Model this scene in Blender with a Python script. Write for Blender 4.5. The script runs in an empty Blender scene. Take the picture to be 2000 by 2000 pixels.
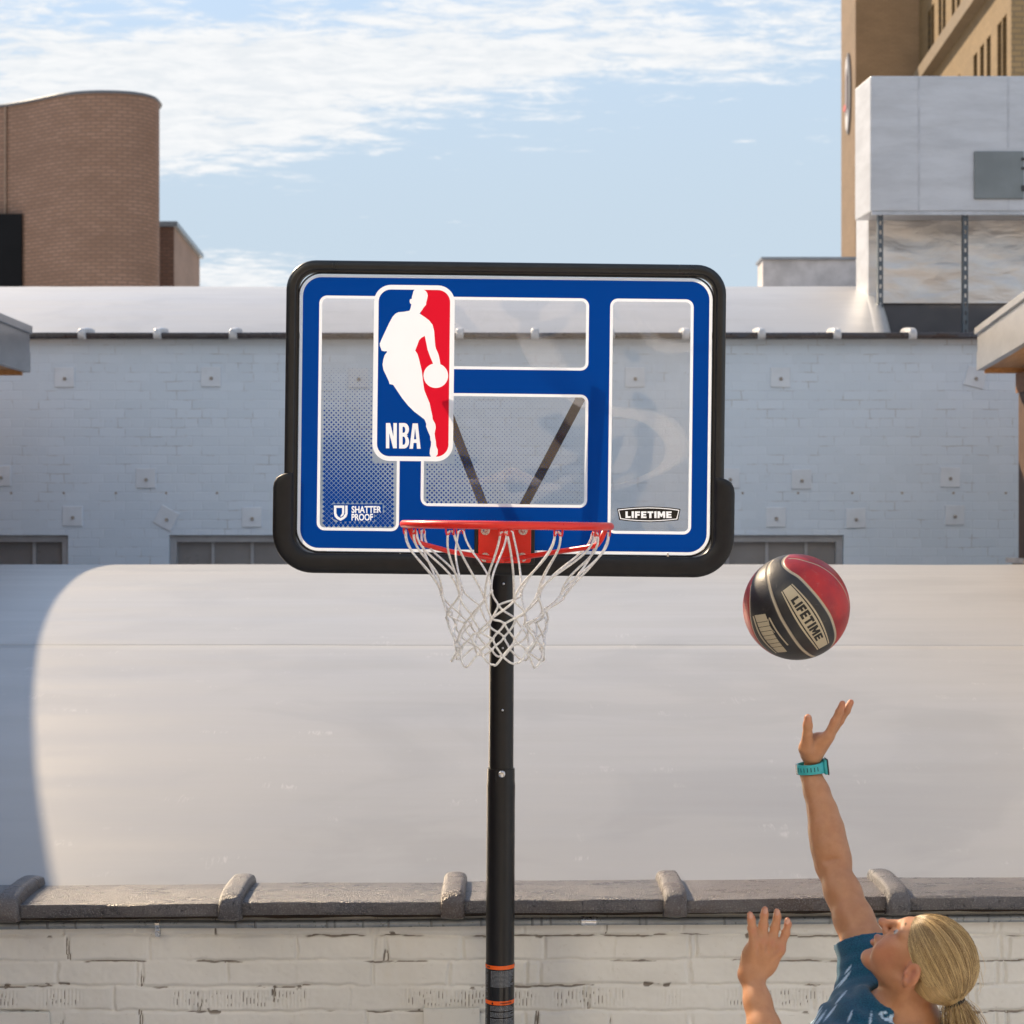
import bpy, math, random
import numpy as np
from mathutils import Vector, Matrix
from mathutils.geometry import tessellate_polygon

random.seed(7)
RNG = np.random.default_rng(11)
R = math.radians
scene = bpy.context.scene
COL = scene.collection
F = 3450.0          # focal length in photograph pixels (2000 px wide)
HZ = 1026.0         # horizon row
CZ = 2.30           # eye height


def P(px, py, Y):
    return Vector(((px - 1000.0) / F * Y, Y, CZ - (py - HZ) / F * Y))


def zat(py, Y):
    return CZ - (py - HZ) / F * Y


# ---------------------------------------------------------------- objects
def tag(o, label=None, cat=None, group=None, kind=None):
    if label: o['label'] = label
    if cat: o['category'] = cat
    if group: o['group'] = group
    if kind: o['kind'] = kind
    return o


def thing(name, loc, label, cat, group=None):
    o = bpy.data.objects.new(name, None)
    o.empty_display_size = 0.1
    COL.objects.link(o)
    o.location = Vector(loc)
    return tag(o, label, cat, group)


def wloc(o):
    v = Vector((0, 0, 0))
    while o is not None:
        v += o.location
        o = o.parent
    return v


def link(name, mesh, mat, parent=None, smooth=False, center=True, origin=None):
    """mesh has world coordinates; recentre it on its own origin"""
    n = len(mesh.vertices)
    co = np.empty(n * 3, dtype=np.float64)
    mesh.vertices.foreach_get('co', co)
    co = co.reshape(-1, 3)
    if origin is not None:
        c = np.array(origin, dtype=float)
    else:
        c = (co.min(0) + co.max(0)) / 2 if center else np.zeros(3)
    mesh.vertices.foreach_set('co', (co - c).ravel())
    if mat is not None:
        for m in (mat if isinstance(mat, (list, tuple)) else [mat]):
            mesh.materials.append(m)
    if smooth:
        mesh.polygons.foreach_set('use_smooth', np.ones(len(mesh.polygons), dtype=bool))
    mesh.update()
    o = bpy.data.objects.new(name, mesh)
    COL.objects.link(o)
    if parent is not None:
        o.parent = parent
        o.location = Vector(c) - wloc(parent)
    else:
        o.location = Vector(c)
    return o


class MB:
    def __init__(self):
        self.v = []; self.f = []; self.mi = []

    def add(self, verts, faces, mi=0):
        b = len(self.v)
        self.v.extend([tuple(map(float, q)) for q in verts])
        self.f.extend([tuple(i + b for i in fc) for fc in faces])
        self.mi.extend([mi] * len(faces))

    def box(self, x0, y0, z0, x1, y1, z1, mi=0):
        v = [(x0, y0, z0), (x1, y0, z0), (x1, y1, z0), (x0, y1, z0), (x0, y0, z1), (x1, y0, z1), (x1, y1, z1), (x0, y1, z1)]
        self.add(v, [(0, 3, 2, 1), (4, 5, 6, 7), (0, 1, 5, 4), (1, 2, 6, 5), (2, 3, 7, 6), (3, 0, 4, 7)], mi)

    def hexa(self, c8, mi=0):
        self.add(c8, [(0, 3, 2, 1), (4, 5, 6, 7), (0, 1, 5, 4), (1, 2, 6, 5), (2, 3, 7, 6), (3, 0, 4, 7)], mi)

    def tube(self, pts, r, n=8, cap=True, mi=0, closed=False):
        pts = [Vector(p) for p in pts]
        m = len(pts)
        rs = r if isinstance(r, (list, tuple)) else [r] * m
        rings = []
        prev = None
        for i in range(m):
            if closed:
                t = pts[(i + 1) % m] - pts[i - 1]
            else:
                t = pts[min(i + 1, m - 1)] - pts[max(i - 1, 0)]
            t.normalize()
            if prev is None:
                a = Vector((0, 0, 1)) if abs(t.z) < .9 else Vector((1, 0, 0))
                u = t.cross(a).normalized()
            else:
                u = (prev - t * prev.dot(t)).normalized()
            prev = u
            w = t.cross(u)
            rings.append([pts[i] + (u * math.cos(2 * math.pi * k / n) + w * math.sin(2 * math.pi * k / n)) * rs[i] for k in range(n)])
        vs = [q for rg in rings for q in rg]
        fs = []
        for i in range(m if closed else m - 1):
            j = (i + 1) % m
            for k in range(n):
                k2 = (k + 1) % n
                fs.append((i * n + k, i * n + k2, j * n + k2, j * n + k))
        if cap and not closed:
            fs.append(tuple(range(n - 1, -1, -1)))
            fs.append(tuple((m - 1) * n + k for k in range(n)))
        self.add(vs, fs, mi)

    def loft(self, rings, cap=False, closed=True, mi=0):
        n = len(rings[0]); m = len(rings)
        vs = [q for rg in rings for q in rg]
        fs = []
        for i in range(m - 1):
            for k in range(n if closed else n - 1):
                k2 = (k + 1) % n
                fs.append((i * n + k, i * n + k2, (i + 1) * n + k2, (i + 1) * n + k))
        if cap:
            fs.append(tuple(range(n - 1, -1, -1)))
            fs.append(tuple((m - 1) * n + k for k in range(n)))
        self.add(vs, fs, mi)

    def mesh(self, name):
        me = bpy.data.meshes.new(name)
        me.from_pydata(self.v, [], self.f)
        if any(self.mi):
            me.polygons.foreach_set('material_index', self.mi)
        return me

    def build(self, name, mat, parent=None, smooth=False, label=None, origin=None):
        o = link(name, self.mesh(name), mat, parent, smooth, origin=origin)
        if label: o['label'] = label
        return o


def bevel(o, w, seg=2, ang=40):
    m = o.modifiers.new('bevel', 'BEVEL')
    m.width = w; m.segments = seg; m.limit_method = 'ANGLE'; m.angle_limit = R(ang)
    m.harden_normals = False
    return o


def autosmooth(o, ang=40):
    me = o.data
    me.polygons.foreach_set('use_smooth', np.ones(len(me.polygons), dtype=bool))
    me.set_sharp_from_angle(angle=R(ang))
    return o


def rrect(x0, y0, x1, y1, r, n=7):
    r = max(r, 1e-5)
    out = []
    for cx, cy, a0 in ((x1 - r, y1 - r, 0), (x0 + r, y1 - r, 90), (x0 + r, y0 + r, 180), (x1 - r, y0 + r, 270)):
        for k in range(n + 1):
            a = R(a0 + 90.0 * k / n)
            out.append((cx + r * math.cos(a), cy + r * math.sin(a)))
    return out


def fill2d(loops):
    """triangles for an outline with holes; loops of (x, y)"""
    vl = [[Vector((p[0], p[1], 0)) for p in lp] for lp in loops]
    tris = tessellate_polygon(vl)
    pts = [p for lp in loops for p in lp]
    return pts, [tuple(t) for t in tris]


_tc = {}
def text2d(s, bold=0.0, res=4):
    key = (s, bold)
    if key in _tc: return _tc[key]
    cu = bpy.data.curves.new('t', 'FONT')
    cu.body = s
    cu.offset = bold
    cu.resolution_u = res
    cu.fill_mode = 'FRONT'
    o = bpy.data.objects.new('t', cu)
    COL.objects.link(o)
    dg = bpy.context.evaluated_depsgraph_get()
    me = bpy.data.meshes.new_from_object(o.evaluated_get(dg))
    pts = [(v.co.x, v.co.y) for v in me.vertices]
    fs = [tuple(p.vertices) for p in me.polygons]
    bpy.data.objects.remove(o); bpy.data.curves.remove(cu); bpy.data.meshes.remove(me)
    xs = [p[0] for p in pts]; ys = [p[1] for p in pts]
    x0, x1, y0, y1 = min(xs), max(xs), min(ys), max(ys)
    pts = [((p[0] - x0) / (x1 - x0), (p[1] - y0) / (y1 - y0)) for p in pts]
    _tc[key] = (pts, fs)
    return _tc[key]


# ---------------------------------------------------------------- numpy noise
def _hash(ix, iy, s):
    h = (ix.astype(np.int64) * 374761393 + iy.astype(np.int64) * 668265263 + s * 1442695041) & 0xffffffff
    h = ((h ^ (h >> 13)) * 1274126177) & 0xffffffff
    return ((h ^ (h >> 16)) & 0xffff) / 65535.0


def vnoise(x, y, s=0):
    ix = np.floor(x); iy = np.floor(y)
    fx = x - ix; fy = y - iy
    fx = fx * fx * (3 - 2 * fx); fy = fy * fy * (3 - 2 * fy)
    a = _hash(ix, iy, s); b = _hash(ix + 1, iy, s); c = _hash(ix, iy + 1, s); d = _hash(ix + 1, iy + 1, s)
    return (a * (1 - fx) + b * fx) * (1 - fy) + (c * (1 - fx) + d * fx) * fy


def fbm(x, y, s=0, o=4):
    t = 0; a = .5
    for i in range(o):
        t = t + a * vnoise(x, y, s + i * 17); x = x * 2.03; y = y * 2.03; a *= .5
    return t


def grid_mesh(name, V, nu, nv):
    """V: (nu*nv,3) array, v fastest"""
    me = bpy.data.meshes.new(name)
    nf = (nu - 1) * (nv - 1)
    me.vertices.add(nu * nv)
    me.vertices.foreach_set('co', V.astype(np.float32).ravel())
    i = np.arange(nu - 1)[:, None] * nv + np.arange(nv - 1)[None, :]
    q = np.stack([i, i + nv, i + nv + 1, i + 1], -1).reshape(-1, 4)
    me.loops.add(nf * 4)
    me.loops.foreach_set('vertex_index', q.ravel().astype(np.int32))
    me.polygons.add(nf)
    me.polygons.foreach_set('loop_start', (np.arange(nf) * 4).astype(np.int32))
    me.update(calc_edges=True)
    me.validate()
    return me


def quads_mesh(name, V, Q):
    me = bpy.data.meshes.new(name)
    nf = len(Q)
    me.vertices.add(len(V))
    me.vertices.foreach_set('co', np.asarray(V, dtype=np.float32).ravel())
    me.loops.add(nf * 4)
    me.loops.foreach_set('vertex_index', np.asarray(Q, dtype=np.int32).ravel())
    me.polygons.add(nf)
    me.polygons.foreach_set('loop_start', (np.arange(nf) * 4).astype(np.int32))
    me.update(calc_edges=True)
    me.validate()
    return me


def fattr(me, name, arr):
    a = me.attributes.new(name, 'FLOAT', 'POINT')
    a.data.foreach_set('value', np.asarray(arr, dtype=np.float32).ravel())


# ---------------------------------------------------------------- materials
class NT:
    def __init__(self, name):
        self.m = bpy.data.materials.new(name)
        self.m.use_nodes = True
        self.t = self.m.node_tree
        self.t.nodes.clear()
        self.out = self.n('ShaderNodeOutputMaterial')

    def n(self, typ, **kw):
        nd = self.t.nodes.new(typ)
        for k, v in kw.items():
            setattr(nd, k, v)
        return nd

    def l(self, a, b):
        self.t.links.new(a, b)

    def val(self, sock, v):
        if isinstance(v, bpy.types.NodeSocket): self.l(v, sock)
        elif isinstance(v, (tuple, list)) and len(v) == 3 and sock.type == 'RGBA': sock.default_value = (*v, 1)
        else: sock.default_value = v

    def math(self, op, a, b=None, c=None, clamp=False):
        nd = self.n('ShaderNodeMath', operation=op, use_clamp=clamp)
        self.val(nd.inputs[0], a)
        if b is not None: self.val(nd.inputs[1], b)
        if c is not None: self.val(nd.inputs[2], c)
        return nd.outputs[0]

    def mix(self, f, a, b):
        nd = self.n('ShaderNodeMix', data_type='RGBA')
        self.val(nd.inputs[0], f); self.val(nd.inputs[6], a); self.val(nd.inputs[7], b)
        return nd.outputs[2]

    def ramp(self, f, lo, hi, a=0.0, b=1.0):
        nd = self.n('ShaderNodeMapRange', interpolation_type='SMOOTHSTEP')
        self.val(nd.inputs[0], f)
        nd.inputs[1].default_value = lo; nd.inputs[2].default_value = hi
        nd.inputs[3].default_value = a; nd.inputs[4].default_value = b
        return nd.outputs[0]

    def pos(self):
        return self.n('ShaderNodeNewGeometry').outputs['Position']

    def obj(self):
        return self.n('ShaderNodeTexCoord').outputs['Object']

    def attr(self, name):
        return self.n('ShaderNodeAttribute', attribute_name=name).outputs['Fac']

    def scale(self, v, s, off=(0, 0, 0)):
        nd = self.n('ShaderNodeMapping')
        self.l(v, nd.inputs[0])
        nd.inputs['Scale'].default_value = s
        nd.inputs['Location'].default_value = off
        return nd.outputs[0]

    def noise(self, v, s=5.0, d=4.0, r=.55, dist=0.0):
        nd = self.n('ShaderNodeTexNoise')
        if v is not None: self.l(v, nd.inputs['Vector'])
        nd.inputs['Scale'].default_value = s
        nd.inputs['Detail'].default_value = d
        nd.inputs['Roughness'].default_value = r
        nd.inputs['Distortion'].default_value = dist
        return nd.outputs[0]

    def bump(self, h, strength=.3, dist=.01, normal=None):
        nd = self.n('ShaderNodeBump')
        nd.inputs['Strength'].default_value = strength
        nd.inputs['Distance'].default_value = dist
        self.l(h, nd.inputs['Height'])
        if normal is not None: self.l(normal, nd.inputs['Normal'])
        return nd.outputs[0]

    def bsdf(self, col, rough=.5, metal=0.0, normal=None, **kw):
        b = self.n('ShaderNodeBsdfPrincipled')
        self.val(b.inputs['Base Color'], col)
        self.val(b.inputs['Roughness'], rough)
        self.val(b.inputs['Metallic'], metal)
        if normal is not None: self.l(normal, b.inputs['Normal'])
        for k, v in kw.items():
            self.val(b.inputs[k.replace('_', ' ')], v)
        self.l(b.outputs[0], self.out.inputs[0])
        return b


def simple(name, col, rough=.5, metal=0.0, var=.12, vs=8.0, bump=0.0, bs=150.0, bd=.002, rvar=.08, **kw):
    n = NT(name)
    p = n.pos()
    f = n.noise(p, vs, 5, .6)
    dk = tuple(c * (1 - var) for c in col); lt = tuple(min(1, c * (1 + var)) for c in col)
    c = n.mix(n.ramp(f, .3, .7), dk, lt)
    f2 = n.noise(p, vs * 3.1, 4, .6)
    rg = n.ramp(f2, .25, .75, max(0.02, rough - rvar), min(1, rough + rvar))
    nm = n.bump(n.noise(p, bs, 3, .6), bump, bd) if bump else None
    n.bsdf(c, rg, metal, nm, **kw)
    return n.m
SUN_E = 3.6
SKY_S = 0.10
EXPO = 1.25
HAZE_C = (2.42, 2.88, 3.30)
CLOUD_D = (3.5, 3.65, 3.8)
CLOUD_L = (4.0, 4.05, 4.1)
ANTI = 2.0
GLZ = 0.22
# ================================================================ camera, light, sky
cam = bpy.data.cameras.new('camera')
cam.sensor_width = 36.0
cam.lens = 36.0 * F / 2000.0
cam.shift_y = (HZ - 1000.0) / 2000.0
cam.clip_end = 3000.0
cam.dof.use_dof = True
cam.dof.focus_distance = 4.45
cam.dof.aperture_fstop = 8.0
camo = bpy.data.objects.new('camera', cam)
COL.objects.link(camo)
camo.location = (0, 0, CZ)
camo.rotation_euler = (R(90), 0, 0)
scene.camera = camo

SUN = Vector((-0.87, 1.05, 1.0)).normalized()
SUN_EL = math.asin(SUN.z)
sl = bpy.data.lights.new('sun', 'SUN')
sl.energy = SUN_E
sl.angle = R(0.55)
sl.color = (1.0, 0.78, 0.53)
so = bpy.data.objects.new('sun', sl)
COL.objects.link(so)
so.rotation_euler = SUN.to_track_quat('Z', 'Y').to_euler()
so.location = (-8, 6, 14)

w = bpy.data.worlds.new("World")
scene.world = w
w.use_nodes = True
wt = w.node_tree
wt.nodes.clear()
class WN(NT):
    def __init__(self, t):
        self.t = t
        self.out = self.n('ShaderNodeOutputWorld')
wn = WN(wt)
sky = wn.n('ShaderNodeTexSky', sky_type='NISHITA')
sky.sun_disc = False
sky.sun_elevation = SUN_EL
sky.sun_rotation = math.atan2(SUN.x, SUN.y)
sky.altitude = 1300
sky.air_density = 1.15
sky.dust_density = 0.6
sky.ozone_density = 3.2
tc = wn.n('ShaderNodeTexCoord').outputs['Generated']
sp = wn.n('ShaderNodeSeparateXYZ'); wn.l(tc, sp.inputs[0])
X, Y_, Z_ = sp.outputs
zz = wn.math('ADD', wn.math('MAXIMUM', Z_, 0.0), 0.09)
qx = wn.math('DIVIDE', X, zz); qy = wn.math('DIVIDE', Y_, zz)
cb = wn.n('ShaderNodeCombineXYZ')
wn.l(qx, cb.inputs[0]); wn.l(qy, cb.inputs[1])
q = cb.outputs[0]
az = wn.math('ARCTAN2', X, Y_)                     # azimuth from north, elevation over horizontal distance
hyp = wn.math('SQRT', wn.math('ADD', wn.math('MULTIPLY', X, X), wn.math('MULTIPLY', Y_, Y_)))
ev = wn.math('DIVIDE', Z_, wn.math('MAXIMUM', hyp, 0.05))

def blob(u0, v0, ru, rv, amp, tilt=0.0):
    du = wn.math('DIVIDE', wn.math('SUBTRACT', az, u0), ru)
    vv = wn.math('SUBTRACT', wn.math('SUBTRACT', ev, v0), wn.math('MULTIPLY', wn.math('SUBTRACT', az, u0), tilt))
    dv = wn.math('DIVIDE', vv, rv)
    d2 = wn.math('ADD', wn.math('MULTIPLY', du, du), wn.math('MULTIPLY', dv, dv))
    return wn.math('MULTIPLY', wn.math('EXPONENT', wn.math('MULTIPLY', d2, -1.0)), amp)

nz1 = wn.noise(wn.scale(q, (1.5, 2.3, 1), (3.1, 0.4, 0)), 1.6, 8, .62, .35)
nz2 = wn.noise(wn.scale(q, (3.6, 6.5, 1), (0.3, 1.7, 0)), 3.0, 8, .68, .35)
nz = wn.math('SUBTRACT', wn.math('ADD', wn.math('MULTIPLY', nz1, .62), wn.math('MULTIPLY', nz2, .72)), .17)
bias = wn.math('ADD', blob(-.19, .232, .17, .042, .36, .10), blob(-.02, .258, .16, .020, .22, .03))
bias = wn.math('ADD', bias, blob(-.30, .285, .09, .03, .20))
bias = wn.math('ADD', bias, blob(.05, .297, .15, .020, .20))
bias = wn.math('ADD', bias, blob(.15, .268, .08, .016, .13))
bias = wn.math('ADD', bias, blob(-.155, .138, .045, .018, .32))
bias = wn.math('ADD', bias, blob(.13, .215, .012, .003, .10))
# elsewhere: scattered cloud above the view and behind it
gen = wn.math('ADD', wn.math('MULTIPLY', wn.ramp(ev, .34, .6), .02), wn.math('MULTIPLY', wn.ramp(Y_, .1, -.3), .08))
bias = wn.math('ADD', bias, gen)
clear = wn.math('MULTIPLY', blob(.05, .175, .24, .05, 1.0), -.10)
bias = wn.math('ADD', bias, clear)
cm = wn.ramp(wn.math('ADD', nz, bias), .565, .79)
cm = wn.math('MULTIPLY', cm, wn.ramp(Z_, .0, .06))
haze = wn.mix(wn.ramp(ev, .14, .6, .97, .40), sky.outputs[0], HAZE_C)
shade = wn.mix(wn.ramp(nz2, .35, .65), CLOUD_D, CLOUD_L)
# unseen sun-facing clouds behind the camera, brightened as added fill light
anti = wn.ramp(Y_, .2, -.5, 1.0, ANTI)
am = wn.n('ShaderNodeVectorMath', operation='SCALE'); wn.l(shade, am.inputs[0]); wn.l(anti, am.inputs['Scale'])
shade = am.outputs[0]
ccol = wn.mix(cm, haze, shade)
bg = wn.n('ShaderNodeBackground')
wn.l(ccol, bg.inputs[0])
bg.inputs[1].default_value = SKY_S
wn.l(bg.outputs[0], wn.out.inputs[0])

scene.view_settings.view_transform = 'Standard'
scene.view_settings.look = 'None'
scene.view_settings.exposure = EXPO
scene.view_settings.gamma = 1.0
scene.view_settings.use_curve_mapping = False
scene.cycles.max_bounces = 8
scene.cycles.diffuse_bounces = 4
scene.cycles.glossy_bounces = 4
scene.cycles.transparent_max_bounces = 16
scene.cycles.use_denoising = True
scene.cycles.blur_glossy = 0.0
scene.cycles.sample_clamp_indirect = 12.0

# ================================================================ materials of the setting
def mat_membrane(name, base, warm, rough, seed):
    n = NT(name)
    p = n.pos()
    s1 = n.noise(n.scale(p, (.35, 5.0, 5.0), (seed, 0, 0)), 1.6, 7, .62)
    s2 = n.noise(n.scale(p, (.8, 9.0, 9.0), (0, seed, 0)), 1.5, 5, .55)
    big = n.noise(n.scale(p, (1, 1, 1), (0, 0, seed)), .9, 4, .5)
    c = n.mix(n.ramp(s1, .32, .7), tuple(v * .93 for v in base), base)
    c = n.mix(n.math('MULTIPLY', n.ramp(s2, .42, .75), .16), c, tuple(v * .93 for v in warm))
    c = n.mix(n.math('MULTIPLY', n.ramp(big, .35, .7), .35), c, warm)
    # pale scuffs and short scratches
    sc = n.noise(n.scale(p, (3.0, 7.0, 7.0), (seed, 2, 1)), 1.7, 2, .5)
    st = n.noise(n.scale(p, (40, 9, 9), (0, 0, seed)), 1.0, 4, .7, 1.2)
    scf = n.math('MULTIPLY', n.ramp(sc, .62, .74), n.ramp(st, .50, .66))
    c = n.mix(n.math('MULTIPLY', scf, .24), c, (.70, .69, .67))
    sp = n.noise(p, 55, 2, .5)
    c = n.mix(n.math('MULTIPLY', n.ramp(sp, .80, .86), .4), c, (.25, .22, .2))
    rg = n.ramp(s1, .3, .7, rough + .03, rough - .03)
    h = n.math('ADD', n.math('MULTIPLY', s2, .5), n.math('MULTIPLY', s1, 1.0))
    stn = n.noise(n.scale(p, (.9, 1.5, 1.5), (seed * 3, 1, 0)), 1.3, 5, .55, 1.0)
    c = n.mix(n.math('MULTIPLY', n.ramp(stn, .48, .62), .24), c, tuple(v * .70 for v in base))  # light dapples put into the colour as darker blotches
    nm = n.bump(h, .018, .010)
    n.bsdf(c, rg, 0.0, nm, Specular_IOR_Level=.85)
    return n.m

M_roofA = mat_membrane('roof_membrane', (.325, .326, .328), (.375, .362, .345), .36, 1.3)
M_roofB = mat_membrane('roof_membrane_rear', (.40, .398, .395), (.44, .428, .41), .34, 6.1)

def mat_paintbrick_rear():
    n = NT('painted_brick')
    p = n.pos()
    sx = n.n('ShaderNodeSeparateXYZ'); n.l(p, sx.inputs[0])
    cb = n.n('ShaderNodeCombineXYZ'); n.l(sx.outputs[0], cb.inputs[0]); n.l(sx.outputs[2], cb.inputs[1])
    wob = n.noise(p, 3.0, 4, .6)
    nd = n.n('ShaderNodeTexNoise'); n.l(p, nd.inputs['Vector']); nd.inputs['Scale'].default_value = 4.0; nd.inputs['Detail'].default_value = 3
    va = n.n('ShaderNodeVectorMath', operation='MULTIPLY_ADD')
    n.l(nd.outputs['Color'], va.inputs[0]); va.inputs[1].default_value = (.034, .016, 0); n.l(cb.outputs[0], va.inputs[2])
    b = n.n('ShaderNodeTexBrick')
    b.offset = .37; b.offset_frequency = 2; b.squash = .52; b.squash_frequency = 6
    n.l(va.outputs[0], b.inputs['Vector'])
    b.inputs['Scale'].default_value = 1.0
    b.inputs['Mortar Size'].default_value = .0055
    b.inputs['Mortar Smooth'].default_value = .5
    b.inputs['Brick Width'].default_value = .205
    b.inputs['Row Height'].default_value = .0735
    b.inputs['Color1'].default_value = (.57, .66, .76, 1)
    b.inputs['Color2'].default_value = (.535, .625, .72, 1)
    b.inputs['Mortar'].default_value = (.545, .63, .725, 1)
    fade = n.noise(p, 6.0, 4, .65)
    fac = b.outputs['Fac']
    crk = n.math('MULTIPLY', n.math('MULTIPLY', fac, n.ramp(fade, .50, .68)), .42)
    c = n.mix(crk, b.outputs['Color'], (.26, .24, .22))
    drt = n.noise(p, 11.0, 5, .7)
    c = n.mix(n.math('MULTIPLY', n.ramp(drt, .63, .78), .32), c, (.34, .31, .27))
    h = n.math('SUBTRACT', n.math('MULTIPLY', n.noise(p, 30, 4, .6), .45), n.math('MULTIPLY', fac, n.ramp(n.noise(p, 2.3, 5, .7), .36, .66, .05, 1.0)))
    n.bsdf(c, .62, 0, n.bump(h, .5, .005))
    return n.m
M_pbrick = mat_paintbrick_rear()

def mat_brick(name, c1, c2, mortar, bw, rh, ms, axis='x', bands=True):
    n = NT(name)
    p = n.pos()
    sx = n.n('ShaderNodeSeparateXYZ'); n.l(p, sx.inputs[0])
    cb = n.n('ShaderNodeCombineXYZ')
    if axis == 'x': hor = sx.outputs[0]
    elif axis == 'y': hor = sx.outputs[1]
    else: hor = n.attr('run')
    n.l(hor, cb.inputs[0]); n.l(sx.outputs[2], cb.inputs[1])
    b = n.n('ShaderNodeTexBrick')
    n.l(cb.outputs[0], b.inputs['Vector'])
    b.inputs['Scale'].default_value = 1.0
    b.inputs['Mortar Size'].default_value = ms
    b.inputs['Mortar Smooth'].default_value = .3
    b.inputs['Brick Width'].default_value = bw
    b.inputs['Row Height'].default_value = rh
    b.inputs['Color1'].default_value = (*c1, 1)
    b.inputs['Color2'].default_value = (*c2, 1)
    b.inputs['Mortar'].default_value = (*mortar, 1)
    s = n.noise(n.scale(p, (.35, .35, .8)), 1.6, 5, .6)
    c = n.mix(n.ramp(s, .35, .7, .0, .42), b.outputs['Color'], tuple(v * .62 for v in c1))
    h = n.math('MULTIPLY', b.outputs['Fac'], -1.0)
    n.bsdf(c, .8, 0, n.bump(h, .5, .008))
    return n.m

M_dkmetal = simple('dark_metal', (.045, .042, .045), .45, .0, .15, 6)
M_winpane = simple('grey_pane', (.20, .20, .205), .35, 0, .12, 2.0, rvar=.1)
M_winframe = simple('grey_window_frame', (.33, .34, .36), .55, 0, .1, 9)
M_ground = simple('deck_paving', (.585, .585, .575), .8, 0, .12, 1.2, bump=.3, bs=60)
M_wood = None

def mat_wood(name, c1, c2, sc=(1, 1, 14)):
    n = NT(name)
    p = n.pos()
    g = n.noise(n.scale(p, sc), 4.0, 6, .65, .6)
    c = n.mix(n.ramp(g, .3, .7), c1, c2)
    n.bsdf(c, .6, 0, n.bump(g, .25, .003))
    return n.m
M_soffit = mat_wood('soffit_wood', (.46, .22, .08), (.60, .33, .14), (9, 1.0, 9))
M_post = mat_wood('dark_post_wood', (.060, .028, .014), (.12, .06, .03), (9, 9, 1))

# ================================================================ ground
mb = MB(); mb.add([(-900, -900, 0), (900, -900, 0), (900, 900, 0), (-900, 900, 0)], [(0, 1, 2, 3)])
tag(mb.build('ground', M_ground), kind='structure')

# ================================================================ low building with the barrel roof in front
WY = 5.0
low = thing('low_building', (0, 7, 0), 'low white brick building with a wide pale barrel roof right behind the hoop', 'building')

def barrel(y0, z0, yc, zc, x0, x1, seams, name, mat, parent, nx=140, dent=.0035, seed=3, yend=None, flare=0.0):
    half = yc - y0; rise = zc - z0
    r = (half * half + rise * rise) / (2 * rise)
    yend = yend or (yc + half)
    ys = list(np.linspace(y0, yend, 110))
    ysx = []
    for a in ys: ysx.append((a, 0.0))
    for s in seams:
        ysx += [(s - .006, .0), (s - .003, .0), (s + .003, 0.0), (s + .006, 1.0)]
    ysx.sort()
    yy = np.array([a for a, _ in ysx])
    lap = np.zeros(len(yy))
    for s in seams: lap += np.where(yy > s, .0, .004)        # lower sheet sits under the upper one
    lap -= lap.max()
    zz = zc - (r - np.sqrt(np.maximum(r * r - (yy - yc) ** 2, 0)))
    lapz = np.zeros(len(yy))
    for s in seams: lapz -= np.where(np.abs(yy - s) < .004, .0022, 0.0)
    xs = np.linspace(x0, x1, nx)
    XX, YY = np.meshgrid(xs, yy, indexing='ij')
    ZZ = np.broadcast_to(zz + lapz, XX.shape).copy()
    ZZ += (fbm(XX * .9 + 30, YY * 1.6 + 10, seed, 3) - .45) * dent * 2 + (fbm(XX * 2.6 + 9, YY * 4 + 3, seed + 5, 2) - .4) * dent * .6
    XX = XX + flare * (YY - y0) * np.clip((XX + 2) / (x1 + 2), 0, 1)
    V = np.stack([XX, YY, ZZ], -1).reshape(-1, 3)
    me = grid_mesh(name, V, nx, len(yy))
    o = link(name, me, mat, parent, True)
    return o, r

def bz(y, yc, zc, r): return zc - (r - math.sqrt(r * r - (y - yc) ** 2))
roofA, RA = barrel(5.17, 1.235, 9.2, 2.094, -9, 9, [6.93], 'barrel_roof', M_roofA, low, yend=13.2)

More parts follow.
